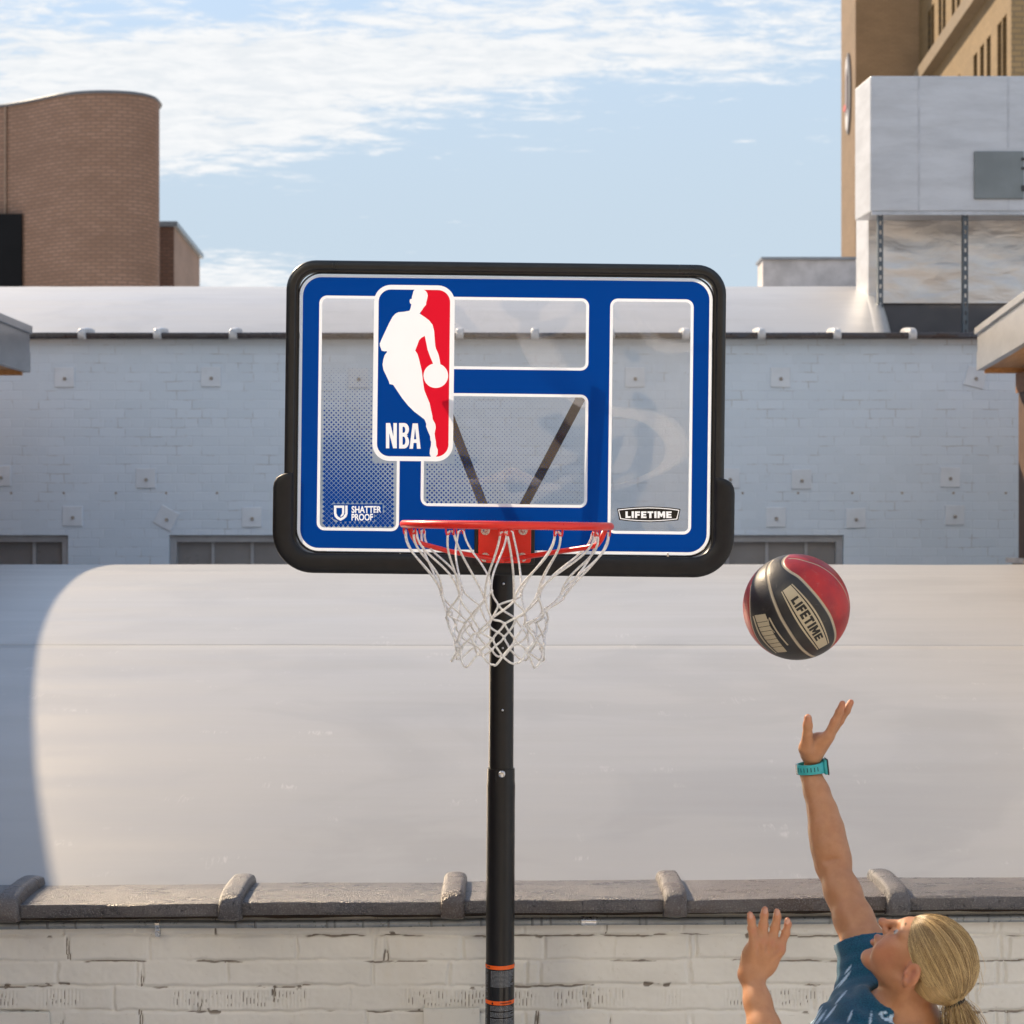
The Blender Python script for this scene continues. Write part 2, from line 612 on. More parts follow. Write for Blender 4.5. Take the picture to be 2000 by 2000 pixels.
# front wall: modelled masonry near the coping (the only stretch the photograph sees)
def front_wall():
    h = .0034
    xs = np.arange(-2.4, 2.4, h); zs = np.arange(.78, 1.216, h)
    XX, ZZ = np.meshgrid(xs, zs, indexing='ij')
    course = .0722
    z0 = zat(1826, WY)                      # a bed joint
    wx = XX + (fbm(XX * 5, ZZ * 5, 1) - .5) * .016 + (vnoise(XX * 40, ZZ * 40, 79) - .5) * .006
    wz = ZZ + (fbm(XX * 4 + 7, ZZ * 7, 2) - .5) * .010 + (vnoise(XX * 24, ZZ * 24, 77) - .5) * .0060 + (vnoise(XX * 70, ZZ * 70, 78) - .5) * .0022
    rowf = (z0 - wz) / course
    row = np.floor(rowf)
    fz = (rowf - row) * course
    dbed = np.minimum(fz, course - fz)
    off = _hash(row, row * 0, 9) * .2 + np.where(row % 2 == 0, 0, .11)
    L = .222
    bx = (wx + off) / L
    bi = np.floor(bx)
    shift = (_hash(bi, row, 4) - .5) * .04
    fx = (bx - bi) * L + shift
    dhead = np.minimum(np.abs(fx), np.abs(L + shift * 0 - fx))
    # paint bridges some joints
    br = fbm(XX * 7 + 3, ZZ * 18, 5, 3)
    bedw = .0055 + .004 * br
    g_bed = np.clip(1 - dbed / bedw, 0, 1)
    hw = .0060 + .004 * fbm(XX * 3, ZZ * 9, 6, 2)
    g_head = np.clip(1 - dhead / hw, 0, 1) * np.clip((fbm(XX * 4 + 11, ZZ * 10, 8, 3) - .26) * 6, .12, 1)
    g = np.maximum(g_bed * np.clip((br - .22) * 5, .25, 1), g_head)
    face = (_hash(bi, row, 12) - .5) * .0035
    depth = face + (fbm(XX * 14, ZZ * 14, 14, 4) - .5) * .0055 + (vnoise(XX * 90, ZZ * 90, 15) - .5) * .0008 - .0075 * g
    # ragged open cracks along joints
    cn = fbm(XX * 6 + 40, ZZ * 16 + 9, 21, 3)
    line = np.abs(fz - .0030 - .0030 * (fbm(XX * 45, ZZ * 8, 22, 3) - .45))
    crack = (np.clip(1.25 - line / (.0014 + .0026 * vnoise(XX * 33, ZZ * 5, 91)), 0, 1)) * np.clip((cn - .465) * 14, 0, 1)
    hn = fbm(XX * 9 + 60, ZZ * 9 + 5, 23, 3)
    line2 = np.abs(np.abs(fx) - .0035 - .0045 * (fbm(XX * 8, ZZ * 55, 24, 3) - .45))
    crack2 = (np.clip(1.25 - line2 / (.0014 + .0022 * vnoise(XX * 5, ZZ * 40, 92)), 0, 1)) * np.clip((hn - .45) * 9, 0, 1)
    # one course of tile laid with the combed face outward: vertical scratch marks in patches
    comb = (row == 2)
    cp = np.sin(wx * 2 * np.pi / .0105 + 3 * vnoise(XX * 6, ZZ * 2, 31))
    patch = np.clip((vnoise(XX * 11 + 2, ZZ * 3, 33) - .40) * 5, 0, 1) * np.clip(dbed / .012 - .6, 0, 1)
    brk = np.clip((vnoise(XX * 60, ZZ * 85, 34) - .40) * 5, 0, 1)
    scr = comb * patch * np.clip((cp - .55) * 4, 0, 1)
    # flaked paint
    ch = fbm(XX * 19 + 5, ZZ * 24, 41, 3)
    chip = np.clip((ch - .675) * 40, 0, 1) * np.clip(1.3 - dbed / .012, 0, 1)
    dirt = np.clip(crack + crack2 + scr * brk * .8 + chip * .8, 0, 1)
    depth -= .0045 * np.clip(crack + crack2, 0, 1) + .0035 * scr + .002 * chip
    # lighter band of mortar wash right under the coping
    top = np.clip((ZZ - z0) / .012, 0, 1)
    depth = depth * (1 - .6 * top) + .002 * top
    V = np.stack([XX, WY - depth, ZZ], -1).reshape(-1, 3)
    me = grid_mesh('wall', V, len(xs), len(zs))
    fattr(me, 'dirt', dirt)
    n = NT('painted_masonry')
    p = n.pos()
    st = n.noise(n.scale(p, (1.2, 1.2, 2.2)), 2.2, 5, .6)
    c = n.mix(n.ramp(st, .3, .7), (.63, .62, .58), (.70, .69, .65))
    yl = n.noise(n.scale(p, (2.4, 1, .9), (4, 0, 2)), 2.0, 4, .6)
    c = n.mix(n.math('MULTIPLY', n.ramp(yl, .55, .75), .35), c, (.62, .56, .43))
    gr = n.noise(p, 42, 4, .7)
    c = n.mix(n.math('MULTIPLY', n.ramp(gr, .58, .74), .25), c, (.42, .38, .32))
    d = n.attr('dirt')
    c = n.mix(n.math('MULTIPLY', n.ramp(d, .25, .8), .85), c, (.105, .075, .05))
    n.bsdf(c, .55, 0, n.bump(n.noise(p, 260, 3, .6), .12, .002))
    o = link('wall', me, n.m, low, True)
    return n.m
M_front = front_wall()
mb = MB()
mb.box(-9, WY + .012, 0, 9, WY + .16, 1.21)
mb.box(-9, WY + .002, 0, 9, WY + .012, .79)
mb.box(-9, WY + .002, .79, -2.39, WY + .012, 1.21)
mb.box(2.39, WY + .002, .79, 9, WY + .012, 1.21)
mb.box(-9, 13.0, 0, 9, 13.15, 1.235)
mb.box(-9, WY + .16, 0, -8.85, 13.0, 1.2); mb.box(8.85, WY + .16, 0, 9, 13.0, 1.2)
mb.build('lower_wall', M_front, low)
# a loose flat patch panel stuck on the wall low on the left
for (px0, px1, py0) in ((827, 937, 1968), (-40, 99, 1975)):
    mb = MB(); a = P(px0, py0, WY); b_ = P(px1, py0, WY)
    mb.box(a.x, WY - .012, a.z - .13, b_.x, WY - .001, a.z)
    bevel(mb.build('wall_patch', M_front, low), .002)

def mat_coping():
    n = NT('glazed_coping')
    p = n.pos()
    tone = n.n('ShaderNodeObjectInfo').outputs['Random']
    c0 = n.mix(n.ramp(tone, .1, .9), (.062, .042, .034), (.052, .052, .060))
    wear = n.noise(n.scale(p, (1.3, 4, 3)), 5, 5, .65)
    c1 = n.mix(n.ramp(wear, .3, .7), c0, (.115, .105, .105))
    pit = n.noise(p, 95, 3, .6)
    c1 = n.mix(n.math('MULTIPLY', n.ramp(pit, .66, .72), .8), c1, (.03, .025, .025))
    pale = n.noise(p, 240, 2, .5)
    c1 = n.mix(n.math('MULTIPLY', n.ramp(pale, .5, .7), .35), c1, (.32, .31, .315))
    h = n.math('SUBTRACT', n.math('MULTIPLY', n.noise(p, 190, 3, .7), .8), n.math('MULTIPLY', n.ramp(pit, .62, .72), .8))
    n.bsdf(c1, n.ramp(wear, .3, .7, .24, .38), 0, n.bump(h, .9, .006), Specular_IOR_Level=.5)
    return n.m
M_coping = mat_coping()

def coping_run(x0, step, k0, k1, y_front, y_back, z_bot, z_front, z_back, hubw, hubh, name, hubname, mat, parent, jit, hub_lift=None, hubmat=None, tilt=0.0):
    """one clay coping tile per step, its raised socket at the right-hand end"""
    zz0 = (z_bot, z_front, z_back)
    for k in range(k0, k1):
        xa = x0 + step * k + hubw * .40
        xb = x0 + step * (k + 1) + hubw * .25
        zo = tilt * (xa + xb) / 2
        z_bot, z_front, z_back = zz0[0] + zo, zz0[1] + zo, zz0[2] + zo
        j = (random.random() - .5) * jit; j2 = (random.random() - .5) * jit
        prof = [(y_front + .022, z_bot), (y_front + .004, z_bot + .002), (y_front - .001, z_bot + .010), (y_front, z_front - .005), (y_front + .0025, z_front - .0012), (y_front + .008, z_front + .0008), ((y_front + y_back) / 2, (z_front + z_back) / 2 + .003), (y_back - .01, z_back), (y_back, z_back - .006), (y_back + .004, z_bot + .01)]
        mb = MB()
        rings = []
        for t in np.linspace(0, 1, 13):
            x = xa + (xb - xa) * t
            rings.append([(x, y + j * (1 - t) * .4 + (vnoise(np.array([x * 9.]), np.array([i * 1.7]), 5)[0] - .5) * jit * .5, z + j * (1 - t) + j2 * t + tilt * (x - (xa + xb) / 2) + (vnoise(np.array([x * 7.]), np.array([i * 2.3]), 8)[0] - .5) * jit * .5) for i, (y, z) in enumerate(prof)])
        mb.loft(rings, cap=True)
        o = mb.build(name, mat, parent, True)
        autosmooth(o, 35)
        # socket hub
        mb = MB()
        cx = x0 + step * (k + 1)
        path = [(y_front + .01, z_bot - .004, .1), (y_front - .004, z_bot + .004, .75), (y_front - .006, z_front - .018, .9), (y_front + .004, z_front - .002, 1.0), (y_front + .03, z_front + .004, 1.0), ((y_front + y_back) / 2, (z_front + z_back) / 2 + .005, 1.0), (y_back - .01, z_back + .003, 1.0), (y_back + .004, z_back + .001, .9), (y_back + .008, z_back - .012, .45)]
        rings = []
        for i, (y, z, s) in enumerate(path):
            # outward normal of the path
            ya, za = path[max(i - 1, 0)][:2]; yb, zb = path[min(i + 1, len(path) - 1)][:2]
            ty, tz = yb - ya, zb - za; ln = math.hypot(ty, tz)
            ny, nz = -tz / ln, ty / ln
            ring = []
            for a in range(13):
                th = math.pi * a / 12
                cs = math.copysign(abs(math.cos(th)) ** .55, math.cos(th)); sn = math.sin(th) ** .5
                ww = hubw / 2 * cs * (1.0 + .06 * (1 - s))
                hh = hubh * sn * s + .0
                q = (random.random() - .5) * jit * .75
                ring.append((cx + ww + q, y + ny * hh + q * .5, z + nz * hh + q * .5))
            rings.append(ring)
        mb.loft(rings, closed=False)
        ho = mb.build(hubname, hubmat or mat, o, True)
        autosmooth(ho, 60)
        sub = ho.modifiers.new('sub', 'SUBSURF'); sub.levels = 1; sub.render_levels = 2

coping_run(-.790 - .62 * 9, .6205, 0, 17, 4.93, 5.185, 1.213, 1.2525, 1.2570, .066, .032, 'coping_tile', 'socket_ridge', M_coping, low, .006, tilt=.008)

# shadow gap: shade under the tiles coloured into a near-black, rough mortar bed
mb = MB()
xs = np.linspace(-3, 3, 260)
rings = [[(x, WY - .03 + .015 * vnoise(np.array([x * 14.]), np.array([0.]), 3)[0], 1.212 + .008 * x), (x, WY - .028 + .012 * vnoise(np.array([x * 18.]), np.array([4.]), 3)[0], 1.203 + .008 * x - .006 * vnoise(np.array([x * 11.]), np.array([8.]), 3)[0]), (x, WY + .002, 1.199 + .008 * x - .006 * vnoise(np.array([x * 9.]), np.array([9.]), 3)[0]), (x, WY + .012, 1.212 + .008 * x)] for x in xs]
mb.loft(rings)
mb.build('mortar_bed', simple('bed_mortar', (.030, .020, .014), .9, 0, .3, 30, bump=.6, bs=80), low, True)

# ---------------------------------------------------------------- conduit under the coping
M_galv = simple('galvanised_steel', (.24, .26, .275), .34, .4, .16, 14, bump=.08, bs=60, rvar=.1)
M_zinc = simple('zinc_bright', (.55, .57, .60), .25, .9, .12, 20)
M_tape = simple('grey_tape', (.16, .17, .18), .5, .2, .1, 10)
cy = WY - .020
def conz(px): return zat(1808.0 - 7.0 * px / 1000.0, cy)
con = thing('conduit_pipe', (0, cy, conz(1000)), 'thin grey galvanised conduit running along the white wall under the coping', 'pipe')
mb = MB()
pts = [Vector((x, cy + .0016 * math.sin(x * 2.1), conz(1000 + x / cy * F) + .0012 * math.sin(x * 5 + 1))) for x in np.linspace(-6, 6, 80)]
mb.tube(pts, .0112, 12)
mb.build('pipe', M_galv, con, True)
def cpt(px): 
    x = (px - 1000) / F * cy
    return Vector((x, cy + .0016 * math.sin(x * 2.1), conz(px) + .0012 * math.sin(x * 5 + 1)))
mb = MB()
c = cpt(1150)
for a, b, r in ((-.021, -.012, .0138), (-.012, .012, .0124), (.012, .021, .0138)):
    mb.tube([c + Vector((a, 0, 0)), c + Vector((b, 0, 0))], r, 12)
autosmooth(mb.build('coupling', M_zinc, con), 40)
for px in (308,):
    c = cpt(px); mb = MB()
    mb.tube([c + Vector((-.006, 0, 0)), c + Vector((.006, 0, 0))], .0118, 12)
    mb.box(c.x - .006, cy - .006, c.z - .034, c.x + .006, cy + .015, c.z - .008)
    st = mb.build('strap', M_zinc, con)
    mb = MB(); mb.tube([(c.x, cy - .012, c.z - .024), (c.x, cy - .004, c.z - .024)], .0055, 6); mb.build('screw', M_zinc, st)
for px in (40, 95, 150, 462, 500, 640, 655, 710, 760, 843, 940, 1040, 1058, 1076, 1250, 1262, 1415, 1620, 1660, 1850, 1930):
    c = cpt(px); mb = MB()
    mb.tube([c + Vector((-.0035, 0, 0)), c + Vector((.0035, 0, 0))], .01155, 12)
    mb.build('tape_mark', M_tape, con, True)

# ================================================================ rear warehouse
RY = 14.1
rear = thing('brick_warehouse', (0, 16, 0), 'pale painted brick building with square wall plates, behind the front barrel roof', 'building')
zt = zat(656, RY)
opens = []
for k in range(-1, 4):
    xl = (330 + 505 * k - 505 - 1000) / F * RY; xr = xl + 308 / F * RY
    opens.append((xl, xr))
ztop = zat(1045, RY); zb0 = 1.25
outer = [(-9, 0), (9, 0), (9, zt), (-9, zt)]
holes = [[(a, zb0), (a, ztop), (b, ztop), (b, zb0)] for a, b in opens]
pts, tris = fill2d([outer] + holes)
mb = MB()
mb.add([(p[0], RY, p[1]) for p in pts], tris)
for a, b in opens:                           # reveals
    for (xa, za, xb, zb) in ((a, zb0, a, ztop), (a, ztop, b, ztop), (b, ztop, b, zb0), (b, zb0, a, zb0)):
        mb.add([(xa, RY, za), (xb, RY, zb), (xb, RY + .14, zb), (xa, RY + .14, za)], [(0, 1, 2, 3)])
mb.add([(-9, RY + .25, 0), (9, RY + .25, 0), (9, RY + .25, zt), (-9, RY + .25, zt)], [(0, 1, 2, 3)])
wo = mb.build('wall', M_pbrick, rear)
for a, b in opens:
    mb = MB()
    t = .055
    mb.box(a, RY + .035, ztop - t, b, RY + .12, ztop - .002); mb.box(a, RY + .035, zb0, b, RY + .12, zb0 + t)
    mb.box(a + .002, RY + .035, zb0 + t, a + t, RY + .12, ztop - t); mb.box(b - t, RY + .035, zb0 + t, b - .002, RY + .12, ztop - t)
    wf = mb.build('window', M_winframe, rear)
    mb = MB(); mb.box(a + t, RY + .085, zb0 + t, b - t, RY + .095, ztop - t)
    mb.build('pane', M_winpane, wf)
    for i in (1, 2, 3):
        x = a + (b - a) * (i / 4 + .02)
        mb = MB(); mb.box(x - .012, RY + .068, zb0 + t, x + .012, RY + .084, ztop - t); mb.build('mullion', M_winframe, wf)
# plates
M_plate = simple('painted_plate', (.58, .64, .71), .6, 0, .06, 5, bump=.15, bs=40)
M_rust = simple('rust_bolt', (.30, .27, .24), .7, 0, .2, 40)
for (px, py, rot) in ((126, 737, 0), (412, 736, 0), (285, 934, 0), (2, 930, 1), (142, 1008, 0), (325, 1012, -28), (492, 1010, 0),
                      (1524, 737, 0), (1905, 737, -14), (1565, 936, 1), (1855, 932, -1), (1515, 1010, 0), (1671, 1012, 2), (1864, 1006, 0),
                      (700, 738, 0), (990, 737, 1), (1240, 737, 0), (1425, 934, 0)):
    c = P(px, py, RY); s = .079; mb = MB(); ca, sa = math.cos(R(rot)), math.sin(R(rot))
    ring = lambda k, y: [(c.x + (x * ca - z * sa) * k, y, c.z + (x * sa + z * ca) * k) for x, z in ((-s, -s), (s, -s), (s, s), (-s, s))]
    mb.loft([ring(1, RY + .01), ring(1, RY - .009), ring(.95, RY - .011)], cap=True)
    po = mb.build('anchor_plate', M_plate, rear)
    mb = MB(); q = c + Vector((.004, 0, -.012)); mb.tube([(q.x, RY - .010, q.z), (q.x, RY - .030, q.z)], [.016, .011], 6); mb.build('bolt', M_rust, po)
for px in list(range(28, 520, 100)) + list(range(1457, 2000, 101)):
    c = P(px + random.uniform(-8, 8), 963, RY); mb = MB(); mb.tube([(c.x, RY - .004, c.z), (c.x, RY + .004, c.z)], .010, 8); mb.build('plug', M_rust, rear)
# coping
M_cop2 = simple('rear_coping', (.035, .030, .036), .3, 0, .25, 4, bump=.2, bs=40, Specular_IOR_Level=.6)
M_knob = simple('pale_socket', (.52, .52, .53), .3, 0, .2, 18, bump=.25, bs=30)
z1, z2 = zat(661, 14.0), zat(648, 14.0)
x00 = (165 - 1000) / F * 14.03 - .6 * 8
coping_run(x00, .5985, 0, 25, 14.0, 14.30, z1, z2 - .006, z2 + .022, .062, .038, 'coping_tile', 'socket_ridge', M_cop2, rear, .004, hubmat=M_knob)
roofB, RB = barrel(14.27, zt + .02, 18.2, 4.672, -9.5, 2.93, [], 'barrel_roof', M_roofB, rear, dent=.006, seed=9, flare=.148)
# rounded flashing at the right end of the barrel, then a flat roof
mb = MB(); rings = []
for y in np.linspace(14.27, 22.1, 60):
    z = bz(y, 18.2, 4.672, RB)
    xe = 2.93 + .148 * (y - 14.27)
    rings.append([(xe, y, z), (xe + .05, y, z + .012), (xe + .11, y, z - .01), (xe + .15, y, z - .07), (xe + .16, y, z - .6)])
mb.loft(rings, closed=False)
mb.build('end_flashing', M_roofB, rear, True)
mb = MB(); mb.box(2.95, 14.3, 3.4, 9, 23, 3.62); mb.build('flat_roof', simple('grey_roofing', (.14, .14, .155), .7, 0, .2, 2), rear)

# pale parapet behind the barrel crest
a = P(1490, 507, 19.0); b = P(1712, 560, 19.0)
mb = MB(); mb.box(a.x, 19.0, 3.5, b.x + .6, 19.4, a.z)
pp = thing('roof_parapet', (a.x, 19, 3.5), 'low pale stained parapet block on the roof left of the metal box', 'parapet')
M_parap = simple('stained_render', (.50, .48, .48), .7, 0, .22, 3.0, bump=.1)
mb.build('block', M_parap, pp)
mb = MB(); mb.box(a.x - .02, 18.97, a.z, b.x + .62, 19.43, a.z + .025); mb.build('cap', simple('cap_metal', (.25, .28, .32), .4, .4), pp)

# ================================================================ metal clad rooftop unit
def mat_foil(name, base, bump, rough, metal, bs):
    n = NT(name)
    p = n.pos()
    h1 = n.noise(n.scale(p, (1, 1, 2.6)), bs, 6, .62, .8)
    h2 = n.noise(n.scale(p, (.6, 1, .9)), bs * .4, 3, .5)
    st = n.noise(n.scale(p, (.7, 1, 3.0)), 2.5, 6, .65)
    c = n.mix(n.ramp(st, .3, .7), tuple(v * .82 for v in base), base)
    h = n.math('ADD', n.math('MULTIPLY', h1, 1.0), n.math('MULTIPLY', h2, 1.4))
    n.bsdf(c, rough, metal, n.bump(h, bump, .03))
    return n.m
M_clad = mat_foil('pale_cladding', (.55, .57, .61), .12, .42, .25, 3)
M_foil = mat_foil('crinkled_foil', (.72, .69, .66), .45, .36, .75, 3.2)
unit = thing('rooftop_unit', P(1860, 640, 15.4), 'white metal clad rooftop box standing on thin punched posts', 'rooftop unit')
BY = 15.2
a = P(1700, 148, BY); b = P(1700, 413, BY)
mb = MB()
xr = 6.2; dep = .46
mb.hexa([(a.x, BY, b.z), (xr, BY, b.z), (xr, BY + dep, b.z), (a.x - .045, BY + dep, b.z), (a.x, BY, a.z), (xr, BY, a.z), (xr, BY + dep, a.z), (a.x - .045, BY + dep, a.z)])
o = bevel(mb.build('box', M_clad, unit), .012, 2)
mb = MB()
for t in (.38, 1.08):
    x = a.x + t * 1.1
    mb.box(x - .008, BY - .003, b.z + .01, x + .008, BY, a.z - .01)
mb.box(a.x + .01, BY - .002, b.z - .03, xr, BY + .012, b.z)
mb.build('cladding_seam', simple('seam_grey', (.46, .48, .52), .5, .2), unit)
mb = MB(); c = P(1902, 296, BY); d_ = P(1999, 389, BY)
mb.box(c.x, BY - .02, d_.z, d_.x, BY - .002, c.z)
hp = bevel(mb.build('hatch', simple('hatch_panel', (.19, .215, .225), .45, .2, .1, 3), unit), .006)
for pz in (312, 330, 366, 372):
    e = P(1998, pz, BY); mb = MB(); mb.box(e.x - .018, BY - .032, e.z - .012, e.x + .012, BY - .02, e.z + .012); mb.build('hinge', M_dkmetal, hp)
SY = BY + .47
a2 = P(1696, 425, SY); b2 = P(1696, 592, SY); c2 = P(1696, 660, SY)
mb = MB()
nx = 90; nz_ = 34
xs = np.linspace(a2.x, 6.1, nx); zs = np.linspace(b2.z, a2.z + .12, nz_)
XX, ZZ = np.meshgrid(xs, zs, indexing='ij')
wr = (fbm(XX * 3.0, ZZ * 7, 3, 4) - .5) * .035 * np.clip((XX - a2.x) / .1, 0, 1)
me = grid_mesh('shaft', np.stack([XX, SY + wr, ZZ], -1).reshape(-1, 3), nx, nz_)
link('shaft', me, M_foil, unit, True)
mb = MB(); mb.box(a2.x - .001, SY + .05, b2.z, a2.x + .05, SY + .55, a2.z + .12)
mb.add([(a2.x, SY, b2.z), (a2.x, SY, a2.z + .12), (a2.x, SY + .05, a2.z + .12), (a2.x, SY + .05, b2.z)], [(0, 1, 2, 3)])
mb.build('shaft_side', M_clad, unit)
mb = MB(); mb.box(a2.x + .04, SY + .03, 3.6, 6.1, SY + .5, b2.z - .001)
mb.build('base_curb', simple('dark_curb', (.075, .075, .085), .6, 0, .1, 3), unit)
mb = MB(); mb.box(a2.x + .06, SY + .02, b2.z - .006, 6.0, SY + .5, b2.z + .02); mb.build('curb_edge', M_dkmetal, unit)
M_steel = simple('painted_steel', (.10, .12, .14), .5, .4, .1, 6)
for px in (1720, 1886, 2090):
    q = P(px, 413, BY + .03); mb = MB(); w_ = .022
    mb.box(q.x - w_, q.y, 3.6, q.x - w_ * .45, q.y + .02, q.z - .002)
    mb.box(q.x + w_ * .45, q.y, 3.6, q.x + w_, q.y + .02, q.z - .002)
    z = 3.6
    while z < q.z:
        mb.box(q.x - w_ * .45, q.y + .002, z, q.x + w_ * .45, q.y + .018, min(z + .042, q.z - .003)); z += .078
    mb.box(q.x - w_, q.y + .02, 3.6, q.x - w_ * .7, q.y + .06, q.z - .002)
    mb.build('punched_post', M_steel, unit)

# ================================================================ side canopies
M_fascia = mat_foil('fascia_metal', (.47, .46, .45), .10, .32, .55, 2.0)
M_fasciaL = mat_foil('fascia_metal_grey', (.34, .34, .36), .10, .30, .55, 2.0)
def canopy(name, xfar, yfar, dxdy, ynear, s, ztop, zcap, zbot, label, mat, width=3.2):
    """s=+1: the canopy extends to +x from its fascia edge"""
    th = thing(name, (xfar + s * 1.5, (yfar + ynear) / 2, 0), label, 'building')
    xn = xfar + dxdy * (ynear - yfar)
    def slab(name, o0, o1, z0, z1, m, yf=yfar, yn=ynear):
        mb = MB()
        xf0 = xfar + dxdy * (yf - yfar); xn0 = xfar + dxdy * (yn - yfar)
        mb.hexa([(xf0 + s * o0, yf, z0), (xf0 + s * o1, yf, z0), (xn0 + s * o1, yn, z0), (xn0 + s * o0, yn, z0),
                 (xf0 + s * o0, yf, z1), (xf0 + s * o1, yf, z1), (xn0 + s * o1, yn, z1), (xn0 + s * o0, yn, z1)])
        import bmesh
        o = mb.build(name, m, th)
        bm = bmesh.new(); bm.from_mesh(o.data); bmesh.ops.recalc_face_normals(bm, faces=bm.faces[:]); bm.to_mesh(o.data); bm.free()
        return o
    bevel(slab('drip_edge', -.022, .14, zcap, ztop, mat), .004)
    zm = zbot + (zcap - zbot) * .52
    slab('fascia', .0, .05, zm, zcap - .001, mat)
    slab('fascia', -.006, .044, zbot, zm - .001, mat)
    slab('soffit', .051, width, zbot + .015, zbot + .045, M_soffit)
    slab('roof', .06, width, zcap - .02, ztop - .005, M_roofB)
    slab('end_board', .051, width, zbot - .02, zcap - .05, M_soffit, yfar, yfar - .05)
    return th, slab
Yc_ = 13.05
cl, slabL = canopy('left_canopy_building', P(58, 637, Yc_).x, Yc_, .0, -3.0, -1, zat(637, Yc_), zat(652, Yc_), zat(728, Yc_), 'grey metal eave with a wood soffit jutting in at the left edge', M_fasciaL)
cl.name = 'canopy_building'
mb = MB(); mb.box(-8, -3, 0, -5.4, Yc_ - .1, 3.3); mb.build('wall', mat_brick('canopy_brick', (.30, .13, .08), (.25, .10, .06), (.35, .32, .28), .21, .075, .006, 'y'), cl)
cr, slabR = canopy('canopy_building', P(1909, 641, Yc_).x, Yc_, .115, 6.0, 1, zat(641, Yc_), zat(654, Yc_), zat(724, Yc_), 'pale metal eave with orange wood soffit and dark post at the right edge', M_fascia)
a = P(1985, 730, Yc_ - .12); 
mb = MB(); mb.box(a.x, Yc_ - .4, zat(770, Yc_), a.x + 1.2, Yc_ - .1, zat(727, Yc_) - .02); mb.build('beam', mat_wood('beam_wood', (.20, .09, .045), (.30, .15, .07), (1, 9, 9)), cr)
mb = MB(); mb.box(a.x + .005, Yc_ - .33, zat(1090, Yc_), a.x + .10, Yc_ - .16, zat(771, Yc_)); mb.box(a.x + .13, Yc_ - .3, zat(1090, Yc_), a.x + .5, Yc_ - .16, zat(771, Yc_)); mb.build('post', M_post, cr)
mb = MB(); q = P(1975, 1090, Yc_ - .2); mb.box(q.x, Yc_ - .5, zat(1098, Yc_), q.x + 1.3, Yc_ - .05, zat(1089, Yc_)); mb.build('pier_cap', simple('pier_cap_stone', (.52, .44, .38), .7, 0, .2, 12), cr)
mb = MB(); mb.box(q.x + .04, Yc_ - .46, 0, q.x + 1.3, Yc_ - .09, zat(1098, Yc_)); mb.build('pier', mat_brick('pier_brick', (.42, .20, .11), (.36, .15, .09), (.45, .40, .34), .21, .075, .008, 'x'), cr)

# ================================================================ far buildings
CB = 50.0
cbld = thing('curved_brick_building', P(150, 557, CB + 3), 'tall brown brick building with a curved windowless corner, far left', 'building')
cpx = [(-260, 52.8), (-120, 52.3), (0, 51.75), (45, 51.3), (80, 50.85), (110, 50.45), (140, 50.18), (170, 50.05), (200, 50.0), (228, 50.03), (252, 50.10), (272, 50.23), (288, 50.40), (300, 50.62), (307, 50.85), (311.5, 51.1), (313, 51.4)]
plan = [(P(px, 0, y).x, y) for px, y in cpx]
plan.append((plan[-1][0] - .24, 52.0)); plan.append((plan[-1][0] - 2.6, 60)); plan.append((-26, 62))
# smooth resample
def resample(pl, n):
    d = [0]
    for i in range(1, len(pl)): d.append(d[-1] + math.hypot(pl[i][0] - pl[i - 1][0], pl[i][1] - pl[i - 1][1]))
    out = []
    for t in np.linspace(0, d[-1], n):
        out.append((float(np.interp(t, d, [p[0] for p in pl])), float(np.interp(t, d, [p[1] for p in pl])), t))
    return out
pl = resample(plan, 220)
for _ in range(4):
    pl = [pl[0]] + [((pl[i - 1][0] + pl[i][0] * 2 + pl[i + 1][0]) / 4, (pl[i - 1][1] + 2 * pl[i][1] + pl[i + 1][1]) / 4, pl[i][2]) for i in range(1, len(pl) - 1)] + [pl[-1]]
ztopc = zat(182, CB)
V = []; run = []
for x, y, t in pl:
    for z in (0, ztopc): V.append((x, y, z)); run.append(t)
me = grid_mesh('wall', np.array(V), len(pl), 2)
fattr(me, 'run', run)
M_cbrick = mat_brick('brown_brick', (.27, .155, .10), (.32, .19, .13), (.17, .11, .08), .30, .105, .020, 'run')
link('wall', me, M_cbrick, cbld, True)
mb = MB(); rings = []
for x, y, t in pl:
    rings.append([(x, y, ztopc), (x, y - .06, ztopc), (x, y - .06, ztopc + .075), (x, y + .4, ztopc + .075)])
mb.loft(rings, closed=False); mb.build('parapet_cap', simple('cap_zinc', (.11, .12, .14), .5, .2), cbld, True)
mb = MB(); mb.add([(p[0], p[1], ztopc - .05) for p in pl[:-1]], [tuple(range(len(pl) - 1))]); mb.build('roof', M_parap, cbld)
# dark recessed window low on the left, standing in a frame in front of the curved wall
wa = P(-200, 418, 51.25); wb = P(43, 560, 51.25)
mb = MB(); mb.box(wa.x, 51.2, 6, wb.x, 52.2, wa.z)
mb.build('window', simple('dark_glass', (.008, .008, .009), .5, 0, .2, .4, Specular_IOR_Level=.1), cbld)
mb = MB(); mb.box(P(9, 0, 51.6).x, 51.55, wa.z, P(12.5, 0, 51.6).x, 51.8, ztopc); mb.build('expansion_joint', simple('joint_sealant', (.26, .18, .13), .8), cbld)

